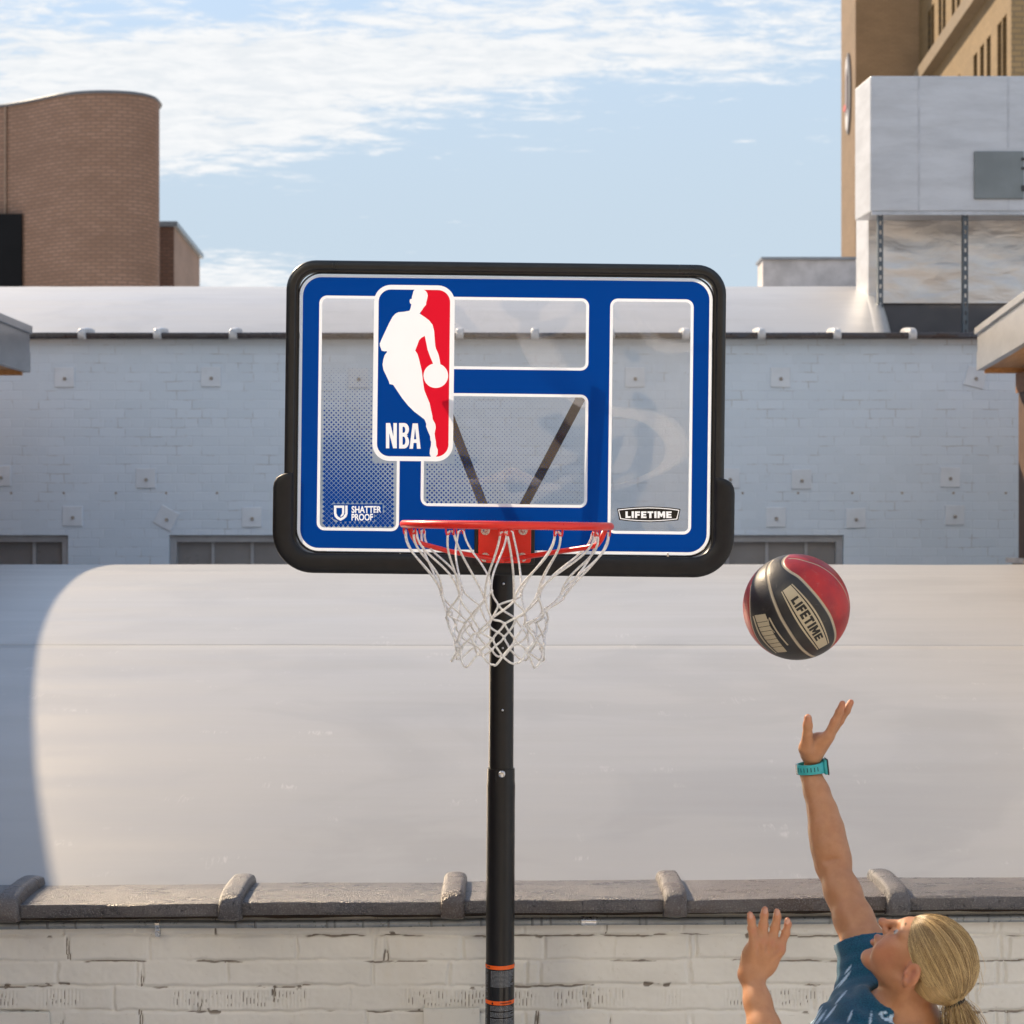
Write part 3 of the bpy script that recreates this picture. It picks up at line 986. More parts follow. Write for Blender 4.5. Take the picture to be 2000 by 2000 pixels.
an = thing('brick_annex', P(350, 557, 57), 'small brick annex with a sloping top edge against the curved building', 'building')
p1 = P(314, 443, 56); p2 = P(340, 443, 56); p3 = P(390, 505, 62.6)
mb = MB(); zt_ = p2.z
mb.add([(p1.x - 2, 56, 0), (p2.x, 56, 0), (p2.x, 56, zt_), (p1.x - 2, 56, zt_)], [(0, 1, 2, 3)])
mb.build('front_wall', mat_brick('annex_brick', (.20, .10, .065), (.23, .12, .08), (.10, .07, .05), .30, .105, .02, 'x'), an)
mb = MB(); mb.add([(p2.x, 56, 0), (p3.x, 62.6, 0), (p3.x, 62.6, zt_), (p2.x, 56, zt_), (p2.x - 4, 56, zt_), (p3.x - 4, 62.6, zt_)], [(0, 1, 2, 3), (3, 2, 5, 4)])
mb.build('side_wall', mat_brick('annex_side_brick', (.30, .21, .165), (.33, .23, .18), (.24, .17, .13), .30, .105, .012, 'y'), an)  # paler copy of the annex brick: the lit side is put into its colour
mb = MB(); mb.hexa([(p1.x - 2, 55.9, zt_), (p2.x + .12, 55.9, zt_), (p3.x + .12, 62.7, zt_), (p3.x - 4, 62.7, zt_), (p1.x - 2, 55.9, zt_ + .16), (p2.x + .12, 55.9, zt_ + .16), (p3.x + .12, 62.7, zt_ + .16), (p3.x - 4, 62.7, zt_ + .16)])
mb.build('parapet_cap', simple('annex_cap', (.26, .30, .33), .4, .4), an)

# tan tower
TY = 78.0
tw = thing('tan_tower', P(1800, 400, TY + 5), 'tall tan brick tower with narrow dark windows at the upper right', 'building')
M_tan = mat_brick('tan_brick', (.33, .215, .115), (.37, .24, .13), (.27, .18, .105), .32, .11, .012, 'x')
M_tanS = mat_brick('tan_brick_side', (.165, .106, .040), (.195, .127, .052), (.12, .083, .042), .45, .16, .02, 'y')  # same tan brick, colour darkened to offset full sun on the wing
HT = 42
xa = P(1671, 0, TY).x; yb_ = TY * 1.058; xb = P(1643, 0, yb_).x; xc = P(1795, 0, TY).x
mb = MB(); mb.add([(xa, TY, 0), (xc + 3, TY, 0), (xc + 3, TY, HT), (xa, TY, HT)], [(0, 1, 2, 3)]); mb.build('front_wall', M_tan, tw)
mb = MB(); mb.add([(xb, yb_, 0), (xa, TY, 0), (xa, TY, HT), (xb, yb_, HT)], [(0, 1, 2, 3)]); mb.add([(xb, yb_, 0), (xb, yb_, HT), (xb + 20, yb_ + 3, HT), (xb + 20, yb_ + 3, 0)], [(0, 1, 2, 3)]); mb.build('side_wall', mat_brick('tan_brick_flank', (.135, .083, .042), (.16, .098, .052), (.12, .085, .05), .32, .11, .012, 'y'), tw)  # flank brick colour lowered too, to offset the sun falling on it
# wing facing left, running towards the camera
yn = 60.0; xn = P(1975, 0, yn).x
dx_ = (xn - xc) / (yn - TY)
def wp(y, z, off=0.0):      # a point on the wing's facade, off metres out of it (towards -x)
    return (xc + dx_ * (y - TY) - off, y, z)
# window openings (rows of narrow windows, in pairs and threes)
def ywing(px):
    k = (px - 1000) / F
    return (xc - dx_ * TY) / (k - dx_)
rects = []
zrow = 2.3
ys = [ywing(p) for p in (1905, 1918, 1931, 1872, 1862, 1836, 1844, 1822, 1815, 1952, 1962)]
for base in (13.2, 17.6, 22.0, 26.4, 30.8):
    for y in ys:
        rects.append((y - .34, y + .34, base, base + 2.3))
outer = [(TY, 0), (TY, HT), (yn, HT), (yn, 0)]
pts, tris = fill2d([outer] + [[(a, c), (b, c), (b, d), (a, d)] for a, b, c, d in rects])
mb = MB(); mb.add([wp(p[0], p[1]) for p in pts], tris)
for a, b, c, d in rects:
    for (y0, z0, y1, z1) in ((a, c, b, c), (b, c, b, d), (b, d, a, d), (a, d, a, c)):
        mb.add([wp(y0, z0), wp(y1, z1), wp(y1, z1, -.35), wp(y0, z0, -.35)], [(0, 1, 2, 3)])
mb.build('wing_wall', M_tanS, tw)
M_dwin = simple('tower_glass', (.035, .032, .03), .2, 0, .2, .7)
M_dwin2 = simple('tower_window_frame', (.16, .12, .08), .6)
for a, b, c, d in rects:
    mb = MB(); mb.add([wp(a, c, -.3), wp(b, c, -.3), wp(b, d, -.3), wp(a, d, -.3)], [(0, 1, 2, 3)])
    wo = mb.build('window', M_dwin, tw)
    mb = MB(); zm = (c + d) / 2; mb.hexa([wp(a, zm - .06, -.25), wp(b, zm - .06, -.25), wp(b, zm - .06, -.29), wp(a, zm - .06, -.29), wp(a, zm + .06, -.25), wp(b, zm + .06, -.25), wp(b, zm + .06, -.29), wp(a, zm + .06, -.29)]); mb.build('sash', M_dwin2, wo)
for z in (21.35, 12.4):
    mb = MB(); mb.hexa([wp(TY, z, .0), wp(yn - .3, z, .0), wp(yn - .3, z, .45), wp(TY, z, .45), wp(TY, z + .5, .0), wp(yn - .3, z + .5, .0), wp(yn - .3, z + .5, .5), wp(TY, z + .5, .5)]); mb.build('belt_course', simple('belt_stone', (.155, .115, .07), .7, 0, .1, 1), tw)
mb = MB(); mb.add([(xn, yn, 0), (xn + 12, yn, 0), (xn + 12, yn, HT), (xn, yn, HT)], [(0, 1, 2, 3)]); mb.build('wing_end_wall', mat_brick('tan_brick_end', (.30, .20, .09), (.34, .23, .11), (.20, .14, .08), .55, .19, .03, 'x'), tw)
mb = MB(); mb.add([(xa, TY, HT), (xn + 12, yn, HT), (xn + 12, yb_, HT), (xb, yb_, HT)], [(0, 1, 2, 3)]); mb.build('roof', M_parap, tw)
# oval sign on the narrow side wall
sg = thing('oval_wall_sign', P(1655, 180, TY + 2), 'tall narrow oval sign with white and grey marks on the tan tower', 'sign')
def sp_(t, z, off=.0):          # along the side wall: t=0 near edge .. 1 far edge
    return (xa + (xb - xa) * t - .06 - off, TY + (yb_ - TY) * t, z)
z0, z1 = zat(262, TY + 2), zat(104, TY + 2)
def oval(t0, t1, za, zb, off, name, m):
    mb = MB(); ring = []
    for k in range(28):
        a = 2 * math.pi * k / 28
        ring.append(((t0 + t1) / 2 + (t1 - t0) / 2 * math.cos(a), (za + zb) / 2 + (zb - za) / 2 * math.sin(a)))
    mb.loft([[sp_(t, z, -.05) for t, z in ring], [sp_(t, z, off) for t, z in ring]], cap=True)
    return mb.build(name, m, sg)
oval(.26, .62, z0, z1, .02, 'panel', simple('sign_grey', (.10, .095, .10), .5))
hz_ = z1 - z0
oval(.40, .53, z0 + hz_ * .66, z1 - hz_ * .05, .05, 'white_mark', simple('sign_white', (.48, .48, .50), .5))
oval(.36, .54, z0 + hz_ * .05, z0 + hz_ * .32, .05, 'white_mark', bpy.data.materials['sign_white'])
oval(.40, .48, z0 + hz_ * .22, z0 + hz_ * .8, .07, 'dark_mark', simple('sign_dark', (.22, .19, .2), .5))
oval(.50, .66, z0 + hz_ * .32, z0 + hz_ * .40, .06, 'red_mark', simple('sign_red', (.45, .06, .05), .5))

# ================================================================ added building behind the camera, unseen: for reflections and warm bounce
YB = -9.5
ob = thing('yard_building', (0, YB, 0), 'sunlit tan brick building across the yard from the hoop', 'building')
opw = [(x, x + 1.7, z, z + 2.1) for x in (-6.3, -3.2, -.4, 2.5, 5.4, 8.3) for z in (1.0, 4.6)]
outer = [(-6.9, 0), (12, 0), (12, 8.2), (-6.9, 8.2)]
pts, tris = fill2d([outer] + [[(a, c), (b, c), (b, d), (a, d)] for a, b, c, d in opw])
M_yard = mat_brick('yard_brick', (.42, .36, .28), (.46, .40, .32), (.5, .43, .35), .21, .075, .008, 'x')
mb = MB(); mb.add([(p[0], YB, p[1]) for p in pts], tris); mb.box(-6.9, YB - 7, 8.18, 12, YB - .01, 8.4); mb.build('wall', M_yard, ob)
M_yglass = simple('yard_glass', (.03, .035, .04), .06, 0, .1, 1)
for a, b, c, d in opw:
    mb = MB(); mb.box(a, YB - .3, c, b, YB - .2, d); mb.build('window', M_yglass, ob)
# added unseen tower beside it; satin panels bounce sunlight as front fill
gt = thing('glass_tower', (-13.5, -12.5, 0), 'tall building with satin glass panels across the yard, catching the sun', 'building')
n = NT('satin_glazing')
p = n.pos()
n.bsdf(n.mix(n.ramp(n.noise(p, .6, 3, .5), .3, .7), (GLZ * .74, GLZ * .80, GLZ * .84), (GLZ * 1.02, GLZ * 1.1, GLZ * 1.15)), .36, 1.0)
M_glaz = n.m
M_mull = simple('tower_mullion', (.12, .12, .12), .5, .3)
mb = MB(); mb.box(-20, -20, 0, -7.2, -12.4, 27); mb.build('core', M_mull, gt)
for i in range(6):
    for k in range(8):
        mb = MB(); x = -20 + i * 2.13; z = .3 + k * 3.3
        mb.box(x + .06, -12.39, z, x + 2.07, -12.33, z + 3.15); mb.build('glass_panel', M_glaz, gt)
# ================================================================ basketball hoop
BYD = 4.5
BC = P(986, 810, BYD)
ROLL = R(0.68)
ca, sa = math.cos(ROLL), math.sin(ROLL)
S_ = F / BYD                     # photograph pixels per metre on the board

def W(u, v, d=0.0):
    return Vector((BC.x + u * ca + v * sa, BC.y - d, BC.z - u * sa + v * ca))

def uv(px, py):
    dx, dy = px - 986.0, py - 810.0
    return ((dx * ca + dy * sa) / S_, (dx * sa - dy * ca) / S_)

def q_(pts):                      # local pixel offsets -> metres
    return [(x / S_, -y / S_) for x, y in pts]

hoop = thing('basketball_hoop', (BC.x, 4.8, 0), 'blue and white clear backboard with red rim and net on a black pole', 'basketball hoop')

def coated(name, col, rough=.22, var=.02, trans=None):
    n = NT(name)
    p = n.pos()
    c = n.mix(n.ramp(n.noise(p, 12, 4, .6), .3, .7), tuple(v * (1 - var) for v in col), col)
    sc = n.noise(n.scale(p, (1.0, 1.0, 1.0)), 3.0, 2, .5)
    b = n.bsdf(c, rough, 0, n.bump(sc, .05, .02), Specular_IOR_Level=(.06 if trans else .4))
    if trans:                        # thin ink on a clear sheet lets daylight through
        t = n.n('ShaderNodeBsdfTranslucent'); n.val(t.inputs[0], tuple(v * trans[1] for v in col))
        m = n.n('ShaderNodeMixShader'); m.inputs[0].default_value = trans[0]
        n.l(b.outputs[0], m.inputs[1]); n.l(t.outputs[0], m.inputs[2]); n.l(m.outputs[0], n.out.inputs[0])
    return n.m
M_blue = coated('print_blue', (.0006, .052, .31), trans=(.25, 1.0))
M_white = coated('print_white', (.80, .86, .95), trans=(.42, 1.0))
M_red = coated('print_red', (.66, .010, .032), trans=(.35, 1.0))
M_black = coated('print_black', (.012, .012, .013))

def mat_acrylic():
    n = NT('clear_acrylic')
    p = n.pos()
    wv = n.noise(n.scale(p, (1.0, 1.0, 1.0)), 2.1, 2, .45, .6)
    nm = n.bump(wv, .55, .035)
    lw = n.n('ShaderNodeLayerWeight'); n.l(nm, lw.inputs['Normal'])
    frv = n.math('ADD', n.math('MULTIPLY', n.math('POWER', lw.outputs['Facing'], 5.0), .96), .04)
    g = n.n('ShaderNodeBsdfGlossy'); g.inputs['Roughness'].default_value = .03; g.inputs[0].default_value = (1, 1, 1, 1); n.l(nm, g.inputs['Normal'])
    t = n.n('ShaderNodeBsdfTransparent'); t.inputs[0].default_value = (.975, .978, .982, 1)
    # a little dust and handling haze on the sheet
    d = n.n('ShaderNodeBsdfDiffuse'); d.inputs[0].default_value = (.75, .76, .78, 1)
    ds = n.noise(n.scale(p, (1.3, 1, 1.0)), 3.2, 6, .68, 1.0)
    spk = n.noise(p, 210, 2, .5)
    grp = n.noise(p, 7, 3, .6)
    dust = n.math('ADD', n.ramp(ds, .40, .72, .004, .03), n.math('MULTIPLY', n.ramp(spk, .70, .76), n.ramp(grp, .52, .66, 0, .45)))
    # bright reflection swirls put into the sheet's colour as pale bands
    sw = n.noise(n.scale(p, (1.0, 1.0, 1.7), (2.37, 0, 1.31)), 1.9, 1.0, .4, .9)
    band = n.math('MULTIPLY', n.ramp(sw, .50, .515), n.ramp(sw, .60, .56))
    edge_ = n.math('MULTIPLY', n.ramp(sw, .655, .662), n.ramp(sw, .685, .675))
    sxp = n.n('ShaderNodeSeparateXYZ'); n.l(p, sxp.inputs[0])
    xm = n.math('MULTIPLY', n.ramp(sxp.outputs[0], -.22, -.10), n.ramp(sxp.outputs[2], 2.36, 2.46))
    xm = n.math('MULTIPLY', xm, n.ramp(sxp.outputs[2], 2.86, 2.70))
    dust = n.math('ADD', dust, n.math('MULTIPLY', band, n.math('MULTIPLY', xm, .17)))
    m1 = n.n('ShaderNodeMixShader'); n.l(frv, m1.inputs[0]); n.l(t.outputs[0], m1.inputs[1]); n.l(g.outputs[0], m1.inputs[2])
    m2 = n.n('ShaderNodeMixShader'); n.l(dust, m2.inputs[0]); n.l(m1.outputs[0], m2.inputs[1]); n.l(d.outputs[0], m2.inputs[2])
    n.l(m2.outputs[0], n.out.inputs[0])
    return n.m
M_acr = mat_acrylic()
def mat_plastic(name, col, rough, bump, bs, spec=.4):
    n = NT(name)
    p = n.pos()
    f = n.noise(p, 30, 4, .6)
    c = n.mix(n.ramp(f, .3, .7), tuple(v * .85 for v in col), tuple(v * 1.2 for v in col))
    sm = n.noise(n.scale(p, (1, 1, .3)), 7, 4, .6)
    n.bsdf(c, n.ramp(sm, .3, .7, rough - .05, rough + .08), 0, n.bump(n.noise(p, bs, 2, .5), bump, .0012), Specular_IOR_Level=spec)
    return n.m
M_frame = mat_plastic('black_frame', (.012, .013, .014), .32, .12, 500, .45)
M_pad = mat_plastic('black_pad', (.009, .009, .010), .42, .42, 480, .35)
M_pole = mat_plastic('black_pole', (.005, .005, .006), .34, .10, 600, .42)
M_rim = simple('red_rim_paint', (.76, .022, .010), .34, 0, .05, 40, bump=.05, bs=220, Coat_Weight=.12, Coat_Roughness=.15)
M_bolt = simple('bright_bolt', (.62, .62, .62), .25, .9, .1, 60)
M_cord = simple('net_cord', (.80, .785, .76), .8, 0, .16, 150, bump=.8, bs=380)

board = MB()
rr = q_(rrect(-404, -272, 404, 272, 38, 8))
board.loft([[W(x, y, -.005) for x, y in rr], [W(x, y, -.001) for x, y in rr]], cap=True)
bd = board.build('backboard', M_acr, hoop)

# --- printed graphics (thin ink films standing on the sheet)
def film(name, loops, d, m, parent, label=None, back=True):
    """loops in board metres; the film has real thickness"""
    pts, tris = fill2d(loops)
    mb = MB()
    mb.add([W(x, y, d) for x, y in pts], tris)
    o = mb.build(name, m, parent, label=label)
    return o

def regions(loops, jobs, parent):
    """cut the sheet into non-overlapping films: loops = {key: [loop, ...]}; jobs = (name, material, depth, test(set of keys))"""
    from mathutils.geometry import delaunay_2d_cdt
    vs, fs, keys = [], [], []
    for k, lps in loops.items():
        for lp in lps:
            b0 = len(vs)
            ar = sum(p[0] * q[1] - q[0] * p[1] for p, q in zip(lp, lp[1:] + lp[:1]))
            if abs(ar) < 1e-9: continue
            if ar < 0: lp = lp[::-1]
            vs += [Vector((p[0] * 1000, p[1] * 1000)) for p in lp]
            fs.append(list(range(b0, b0 + len(lp)))); keys.append(k)
    ov, oe, of, iv, ie, ifc = delaunay_2d_cdt(vs, [], fs, 0, 1e-4)
    out = []
    for name, m, d, test in jobs:
        sel = [f for f, s in zip(of, ifc) if test({keys[i] for i in s})]
        if not sel: print('EMPTY', name); continue
        used = sorted({i for f in sel for i in f}); mp = {v: i for i, v in enumerate(used)}
        mb = MB(); mb.add([W(ov[i].x / 1000, ov[i].y / 1000, d) for i in used], [tuple(mp[i] for i in f) for f in sel])
        out.append(mb.build(name, m, parent))
    return out

def pxloop(pts):
    return [uv(x, y) for x, y in pts]

def quad_rr(tl, br, r, inset=0.0, tr=None, n=6):
    """rounded rectangle between two image corners, in board metres"""
    a = uv(*tl); b = uv(*br)
    i = inset / S_
    return rrect(a[0] + i, b[1] + i, b[0] - i, a[1] - i, max(.001, r / S_ - i), n)

OUT = q_(rrect(-402.5, -270, 402.5, 270, 42, 10))
OUTI = q_(rrect(-397, -264.5, 397, 264.5, 36.5, 10))
LW = 5.6
wA = ((624, 577), (779, 1037.5)); wC = ((824, 767), (1146.5, 992)); wB = ((826, 579), (1149, 724)); wD = ((1192, 583), (1349.5, 1044))
wins = [wA, wB, wC, wD]
EMB = quad_rr((731, 556), (884.5, 901.5), 33, 0, n=9)
lps = {'out': [OUT], 'in': [OUTI], 'emb': [EMB], 'win': [quad_rr(a, b, 15, LW) for a, b in wins], 'lin': [quad_rr(a, b, 15) for a, b in wins]}
regions(lps, [('blue_print', M_blue, .0004, lambda s: 'in' in s and not s & {'emb', 'win', 'lin'}),
              ('white_border', M_white, .0004, lambda s: 'out' in s and 'in' not in s),
              ('white_outline', M_white, .0004, lambda s: 'lin' in s and not s & {'emb', 'win'})], bd)

# halftone of small diamonds fading upwards
def halftone(tl, br, fn, avoid=()):
    mb = MB()
    sp = 9.15
    k = 0
    y = tl[1]
    while y < br[1]:
        x = tl[0] + (sp / 2 if k % 2 else 0)
        while x < br[0]:
            s = fn(x, y)
            if s > .06 and not (726 < x < 889 and 550 < y < 906) and not any(a <= x <= c and b <= y <= d for a, b, c, d in avoid):
                h = min(s, .93) * sp / 2
                # stay inside the window
                if tl[0] + h < x < br[0] - h and tl[1] + h < y < br[1] - h:
                    u, v = uv(x, y); hh = h / S_
                    mb.add([W(u - hh, v, .0004), W(u, v - hh, .0004), W(u + hh, v, .0004), W(u, v + hh, .0004)], [(0, 1, 2, 3)])
            x += sp
        y += sp / 2; k += 1
    return mb.build('dot_print', M_blue, bd)
halftone((629, 660), (773, 1031), lambda x, y: max(0, (y - 690) / 330.0) ** .85 * .98 + .10 * (700 - x) / 80 * (y > 800) if y > 715 else 0,
         avoid=((648, 984, 749, 1003), (648, 1003, 732, 1019)))
halftone((830, 775), (1140, 986), lambda x, y: .17 + .36 * max(0, (y - 820) / 165.0) * max(0, (1010 - x) / 180.0) + .12 * max(0, (y - 780) / 200) - .10 * max(0, (x - 980) / 160))

# shield mark and words
def zz1(pts):    # zoom at (640,960), 12.075x
    return [uv(640 + x / 12.075, 960 + y / 12.075) for x, y in pts]
plate = zz1([(110, 300), (1300, 300), (1300, 520), (1095, 540), (1095, 700), (470, 710), (300, 720), (120, 640)])
sh_o = [(148, 330), (392, 330), (392, 500), (372, 560), (305, 608), (305, 565), (340, 520), (340, 385), (205, 385), (205, 510), (235, 580), (302, 628), (368, 590), (412, 520), (414, 330), (470, 330), (470, 520), (440, 600), (390, 645), (302, 692), (215, 645), (165, 590), (148, 510)]
def words(s, box, bold, fn=zz1):
    pts, fs = text2d(s, bold)
    x0, y0, x1, y1 = box
    pp = fn([(x0 + (x1 - x0) * x, y1 - (y1 - y0) * y) for x, y in pts])
    return [[pp[i] for i in f] for f in fs]
regions({'p': [plate], 's': [zz1(sh_o)], 't': words('SHATTER', (562, 340, 1270, 508), .032) + words('PROOF', (562, 522, 1070, 688), .032)},
        [('mark_ground', M_blue, .0006, lambda s: 'p' in s and not s & {'s', 't'}),
         ('shield_mark', M_white, .0006, lambda s: 's' in s), ('lettering', M_white, .0006, lambda s: 't' in s)], bd)

# maker's badge: heavy block capitals
def block(word):
    G = {'L': (.78, [(0, 0), (0, 1), (.34, 1), (.34, .27), (.78, .27), (.78, 0)]),
         'I': (.34, [(0, 0), (0, 1), (.34, 1), (.34, 0)]),
         'F': (.78, [(0, 0), (0, 1), (.78, 1), (.78, .74), (.34, .74), (.34, .60), (.72, .60), (.72, .36), (.34, .36), (.34, 0)]),
         'E': (.82, [(0, 0), (0, 1), (.82, 1), (.82, .76), (.34, .76), (.34, .62), (.76, .62), (.76, .39), (.34, .39), (.34, .24), (.82, .24), (.82, 0)]),
         'T': (.88, [(.27, 0), (.27, .74), (0, .74), (0, 1), (.88, 1), (.88, .74), (.61, .74), (.61, 0)]),
         'M': (1.16, [(0, 0), (0, 1), (.36, 1), (.58, .56), (.80, 1), (1.16, 1), (1.16, 0), (.84, 0), (.84, .50), (.66, .16), (.50, .16), (.32, .50), (.32, 0)])}
    x = 0; out = []
    for ch in word:
        w_, pl = G[ch]; out.append([(x + a, b) for a, b in pl]); x += w_ + .15
    x -= .15
    return [[(a / x, b) for a, b in pl] for pl in out]
def zz2(pts):    # zoom at (960,480), 2.928x
    return [uv(960 + x / 2.928, 480 + y / 2.928) for x, y in pts]
def badge(i):
    cx, cy = 899, 1537
    top = [(718 + i, 1503 + i * .9)] + [(718 + i + (362 - 2 * i) * t, 1503 + i * .9 - 12 * math.sin(math.pi * t)) for t in (.15, .3, .5, .7, .85)] + [(1080 - i, 1505 + i * .9)]
    bot = [(1068 - i * 1.0, 1570 - i * .9)] + [(1068 - i + (-336 + 2 * i) * t, 1570 - i * .9 + 11 * math.sin(math.pi * t)) for t in (.15, .3, .5, .7, .85)] + [(730 + i * 1.0, 1568 - i * .9)]
    return top + bot
regions({'b': [zz2(badge(0))], 'o': [zz2(badge(6))], 'i': [zz2(badge(11))], 't': [zz2([(766 + 264 * x, 1557 - 38 * y) for x, y in lp]) for lp in block('LIFETIME')]},
        [('maker_badge', M_black, .0005, lambda s: 'b' in s and not ('o' in s and 'i' not in s) and 't' not in s),
         ('badge_line', M_white, .0005, lambda s: 'o' in s and 'i' not in s), ('lettering', M_white, .0005, lambda s: 't' in s)], bd)

# the league emblem
def zz3(pts):    # zoom at (720,540), 5.083x
    return [uv(720 + x / 5.083, 540 + y / 5.083) for x, y in pts]
EMI = quad_rr((731, 556), (884.5, 901.5), 33, 9, n=9)
sil = [(492, 118), (462, 125), (445, 145), (438, 175), (430, 200), (428, 222), (412, 225), (407, 245), (412, 268), (424, 276), (420, 300), (414, 322), (405, 340), (350, 350), (295, 355), (265, 370), (238, 400), (205, 460), (165, 545), (130, 620), (110, 668), (112, 690), (122, 715), (128, 735), (150, 742), (182, 742), (182, 752), (160, 780), (147, 820), (138, 875), (148, 930), (175, 985), (200, 1040), (208, 1068), (243, 1075), (280, 1130), (330, 1205), (390, 1280), (450, 1340), (510, 1385), (555, 1420), (572, 1462), (570, 1490), (590, 1540), (610, 1585), (613, 1625), (620, 1640), (618, 1680), (608, 1720), (606, 1762), (618, 1788), (640, 1797), (665, 1793), (685, 1765), (686, 1720), (670, 1680), (668, 1640), (660, 1600), (655, 1560), (666, 1500), (662, 1465), (635, 1415), (632, 1380), (618, 1320), (605, 1255), (575, 1185), (553, 1130), (545, 1080), (535, 1000), (527, 935), (520, 905), (500, 820), (485, 770), (462, 735), (480, 690), (500, 635), (520, 612), (557, 590), (570, 650), (585, 725), (610, 795), (640, 866)]
ball2 = [(667 + 122 * math.cos(t), 985 - 122 * math.sin(t)) for t in np.linspace(R(103), R(360 + 68), 40)]
sil += ball2 + [(712, 866), (700, 800), (690, 765), (668, 715), (662, 690), (655, 610), (650, 540), (635, 480), (600, 435), (560, 405), (505, 368), (530, 335), (545, 310), (560, 292), (570, 280), (572, 258), (580, 228), (587, 190), (582, 165), (568, 145), (545, 130), (520, 120)]
Nn = [(172, 1455), (214, 1455), (246, 1590), (246, 1455), (280, 1455), (280, 1706), (243, 1706), (205, 1555), (205, 1706), (172, 1706)]
def arcp(cx, cy, rx, ry, a0, a1, n=8): return [(cx + rx * math.cos(R(a)), cy - ry * math.sin(R(a))) for a in np.linspace(a0, a1, n)]
Bo = [(302, 1455), (355, 1455)] + arcp(355, 1517, 46, 62, 85, -60) + [(392, 1578)] + arcp(352, 1640, 50, 68, 60, -88) + [(302, 1708)]
Bh1 = [(337, 1492), (350, 1492)] + arcp(350, 1522, 14, 30, 80, -80, 6) + [(337, 1552)]
Bh2 = [(337, 1590), (350, 1590)] + arcp(350, 1631, 16, 40, 80, -80, 6) + [(337, 1671)]
Ao = [(437, 1458), (488, 1458), (516, 1710), (480, 1710), (476, 1652), (446, 1652), (440, 1710), (405, 1710)]
Ah = [(461, 1508), (473, 1616), (450, 1616)]
rightp = zz3([(510, 60), (500, 160), (520, 400), (520, 560), (450, 760), (520, 1000), (580, 1250), (640, 1500), (645, 1860), (900, 1860), (900, 60)])
em = regions({'e': [EMB], 'i': [EMI], 's': [zz3(sil)], 'r': [rightp], 'l': [zz3(Nn), zz3(Bo), zz3(Ao)], 'h': [zz3(Bh1), zz3(Bh2), zz3(Ah)]},
        [('emblem', M_white, .0005, lambda s: 'e' in s and 'i' not in s and 's' not in s)], bd)[0]
regions({'e': [EMB], 'i': [EMI], 's': [zz3(sil)], 'r': [rightp], 'l': [zz3(Nn), zz3(Bo), zz3(Ao)], 'h': [zz3(Bh1), zz3(Bh2), zz3(Ah)]},
        [('emblem_blue', M_blue, .0005, lambda s: 'i' in s and not s & {'s', 'r'} and not ('l' in s and 'h' not in s)),
         ('emblem_red', M_red, .0005, lambda s: 'i' in s and 'r' in s and 's' not in s),
         ('player_silhouette', M_white, .0005, lambda s: 's' in s),
         ('lettering', M_white, .0005, lambda s: 'l' in s and 'h' not in s and 's' not in s)], em)

# --- black frame
def ring_of(prof, hw, top, bot, r, n=10):
    mb = MB()
    rings = []
    for ins, d in prof:
        rings.append([W(x, y, d) for x, y in q_(rrect(-(hw - ins), -(top - ins), hw - ins, bot - ins, max(r - ins, 4), n))])
    mb.loft(rings)
    return mb
prof = [(25, -.012), (25, .000), (23.5, .004), (20.5, .0045), (19.5, .0085), (17, .0098), (12, .0105), (7, .0095), (3, .0065), (.8, .002), (0, -.004), (0, -.014), (2, -.016), (22, -.016), (25, -.012)]
fo = ring_of(prof, 430, 298, 298, 58).build('frame', M_frame, hoop, True)
autosmooth(fo, 55)
# rubber gasket line between the sheet and the frame
go = ring_of([(0, .0002), (0, .0016), (2.5, .0022), (3.2, .0002)], 406.5, 274, 274, 46).build('gasket', M_black, fo, True)

# --- bottom edge pad, a U round the lower corners
def U(t, top=118):
    hw, bt, r = 450.5 - t, 313.5 - t, 80 - t
    pts = [(-hw, top + 30), (-hw, bt - r)]
    for k in range(1, 13): 
        a = R(180 + 90 * k / 12); pts.append((-hw + r + r * math.cos(a), bt - r - r * math.sin(a)))
    for k in range(0, 13):
        a = R(270 + 90 * k / 12); pts.append((hw - r + r * math.cos(a), bt - r - r * math.sin(a)))
    pts.append((hw, top + 30))
    return pts
pprof = [(39.5, -.01), (39.5, .010), (38, .0135), (34, .0165), (28, .019), (18, .0198), (9, .0185), (4, .0155), (1.2, .011), (0, .005), (0, -.030), (3, -.034), (36, -.034), (39.5, -.03)]
# along the run: each arm narrows over its last centimetres into a rounded shoulder
nU = len(U(0))
cols = []
def shoulder(e):          # e: 0 at the very end .. 1
    return e
rows = []
for t, d in pprof:
    base = U(t)
    tt = t
    # extra end rings
    def endp(side):
        x = base[0][0] if side < 0 else base[-1][0]
        xin = (450.5 - 39.5) * side
        out = []
        for f, dy, k in ((.52, 116, .35), (.40, 118, .80), (.16, 124, 1.0), (.04, 134, 1.0)):
            out.append((x + (xin - x) * f, dy + (t / 39.5) * -7 * (1 - f) + 4, k))
        return out
    L_ = endp(-1); R_ = endp(1)
    line = [(x, y, k) for x, y, k in L_] + [(x, y, 1.0) for x, y in base] + [(x, y, k) for x, y, k in reversed(R_)]
    rows.append([W(x / S_, -y / S_, d * (k if d > 0 else 1)) for x, y, k in line])
mb = MB()
rows2 = [list(c) for c in zip(*rows)]
mb.loft(rows2, cap=True)
po = mb.build('edge_pad', M_pad, hoop, True)
autosmooth(po, 50)
import bmesh
def renorm(o):
    bm = bmesh.new(); bm.from_mesh(o.data); bmesh.ops.recalc_face_normals(bm, faces=bm.faces[:]); bm.to_mesh(o.data); bm.free()
for o in (po, fo, go): renorm(o)
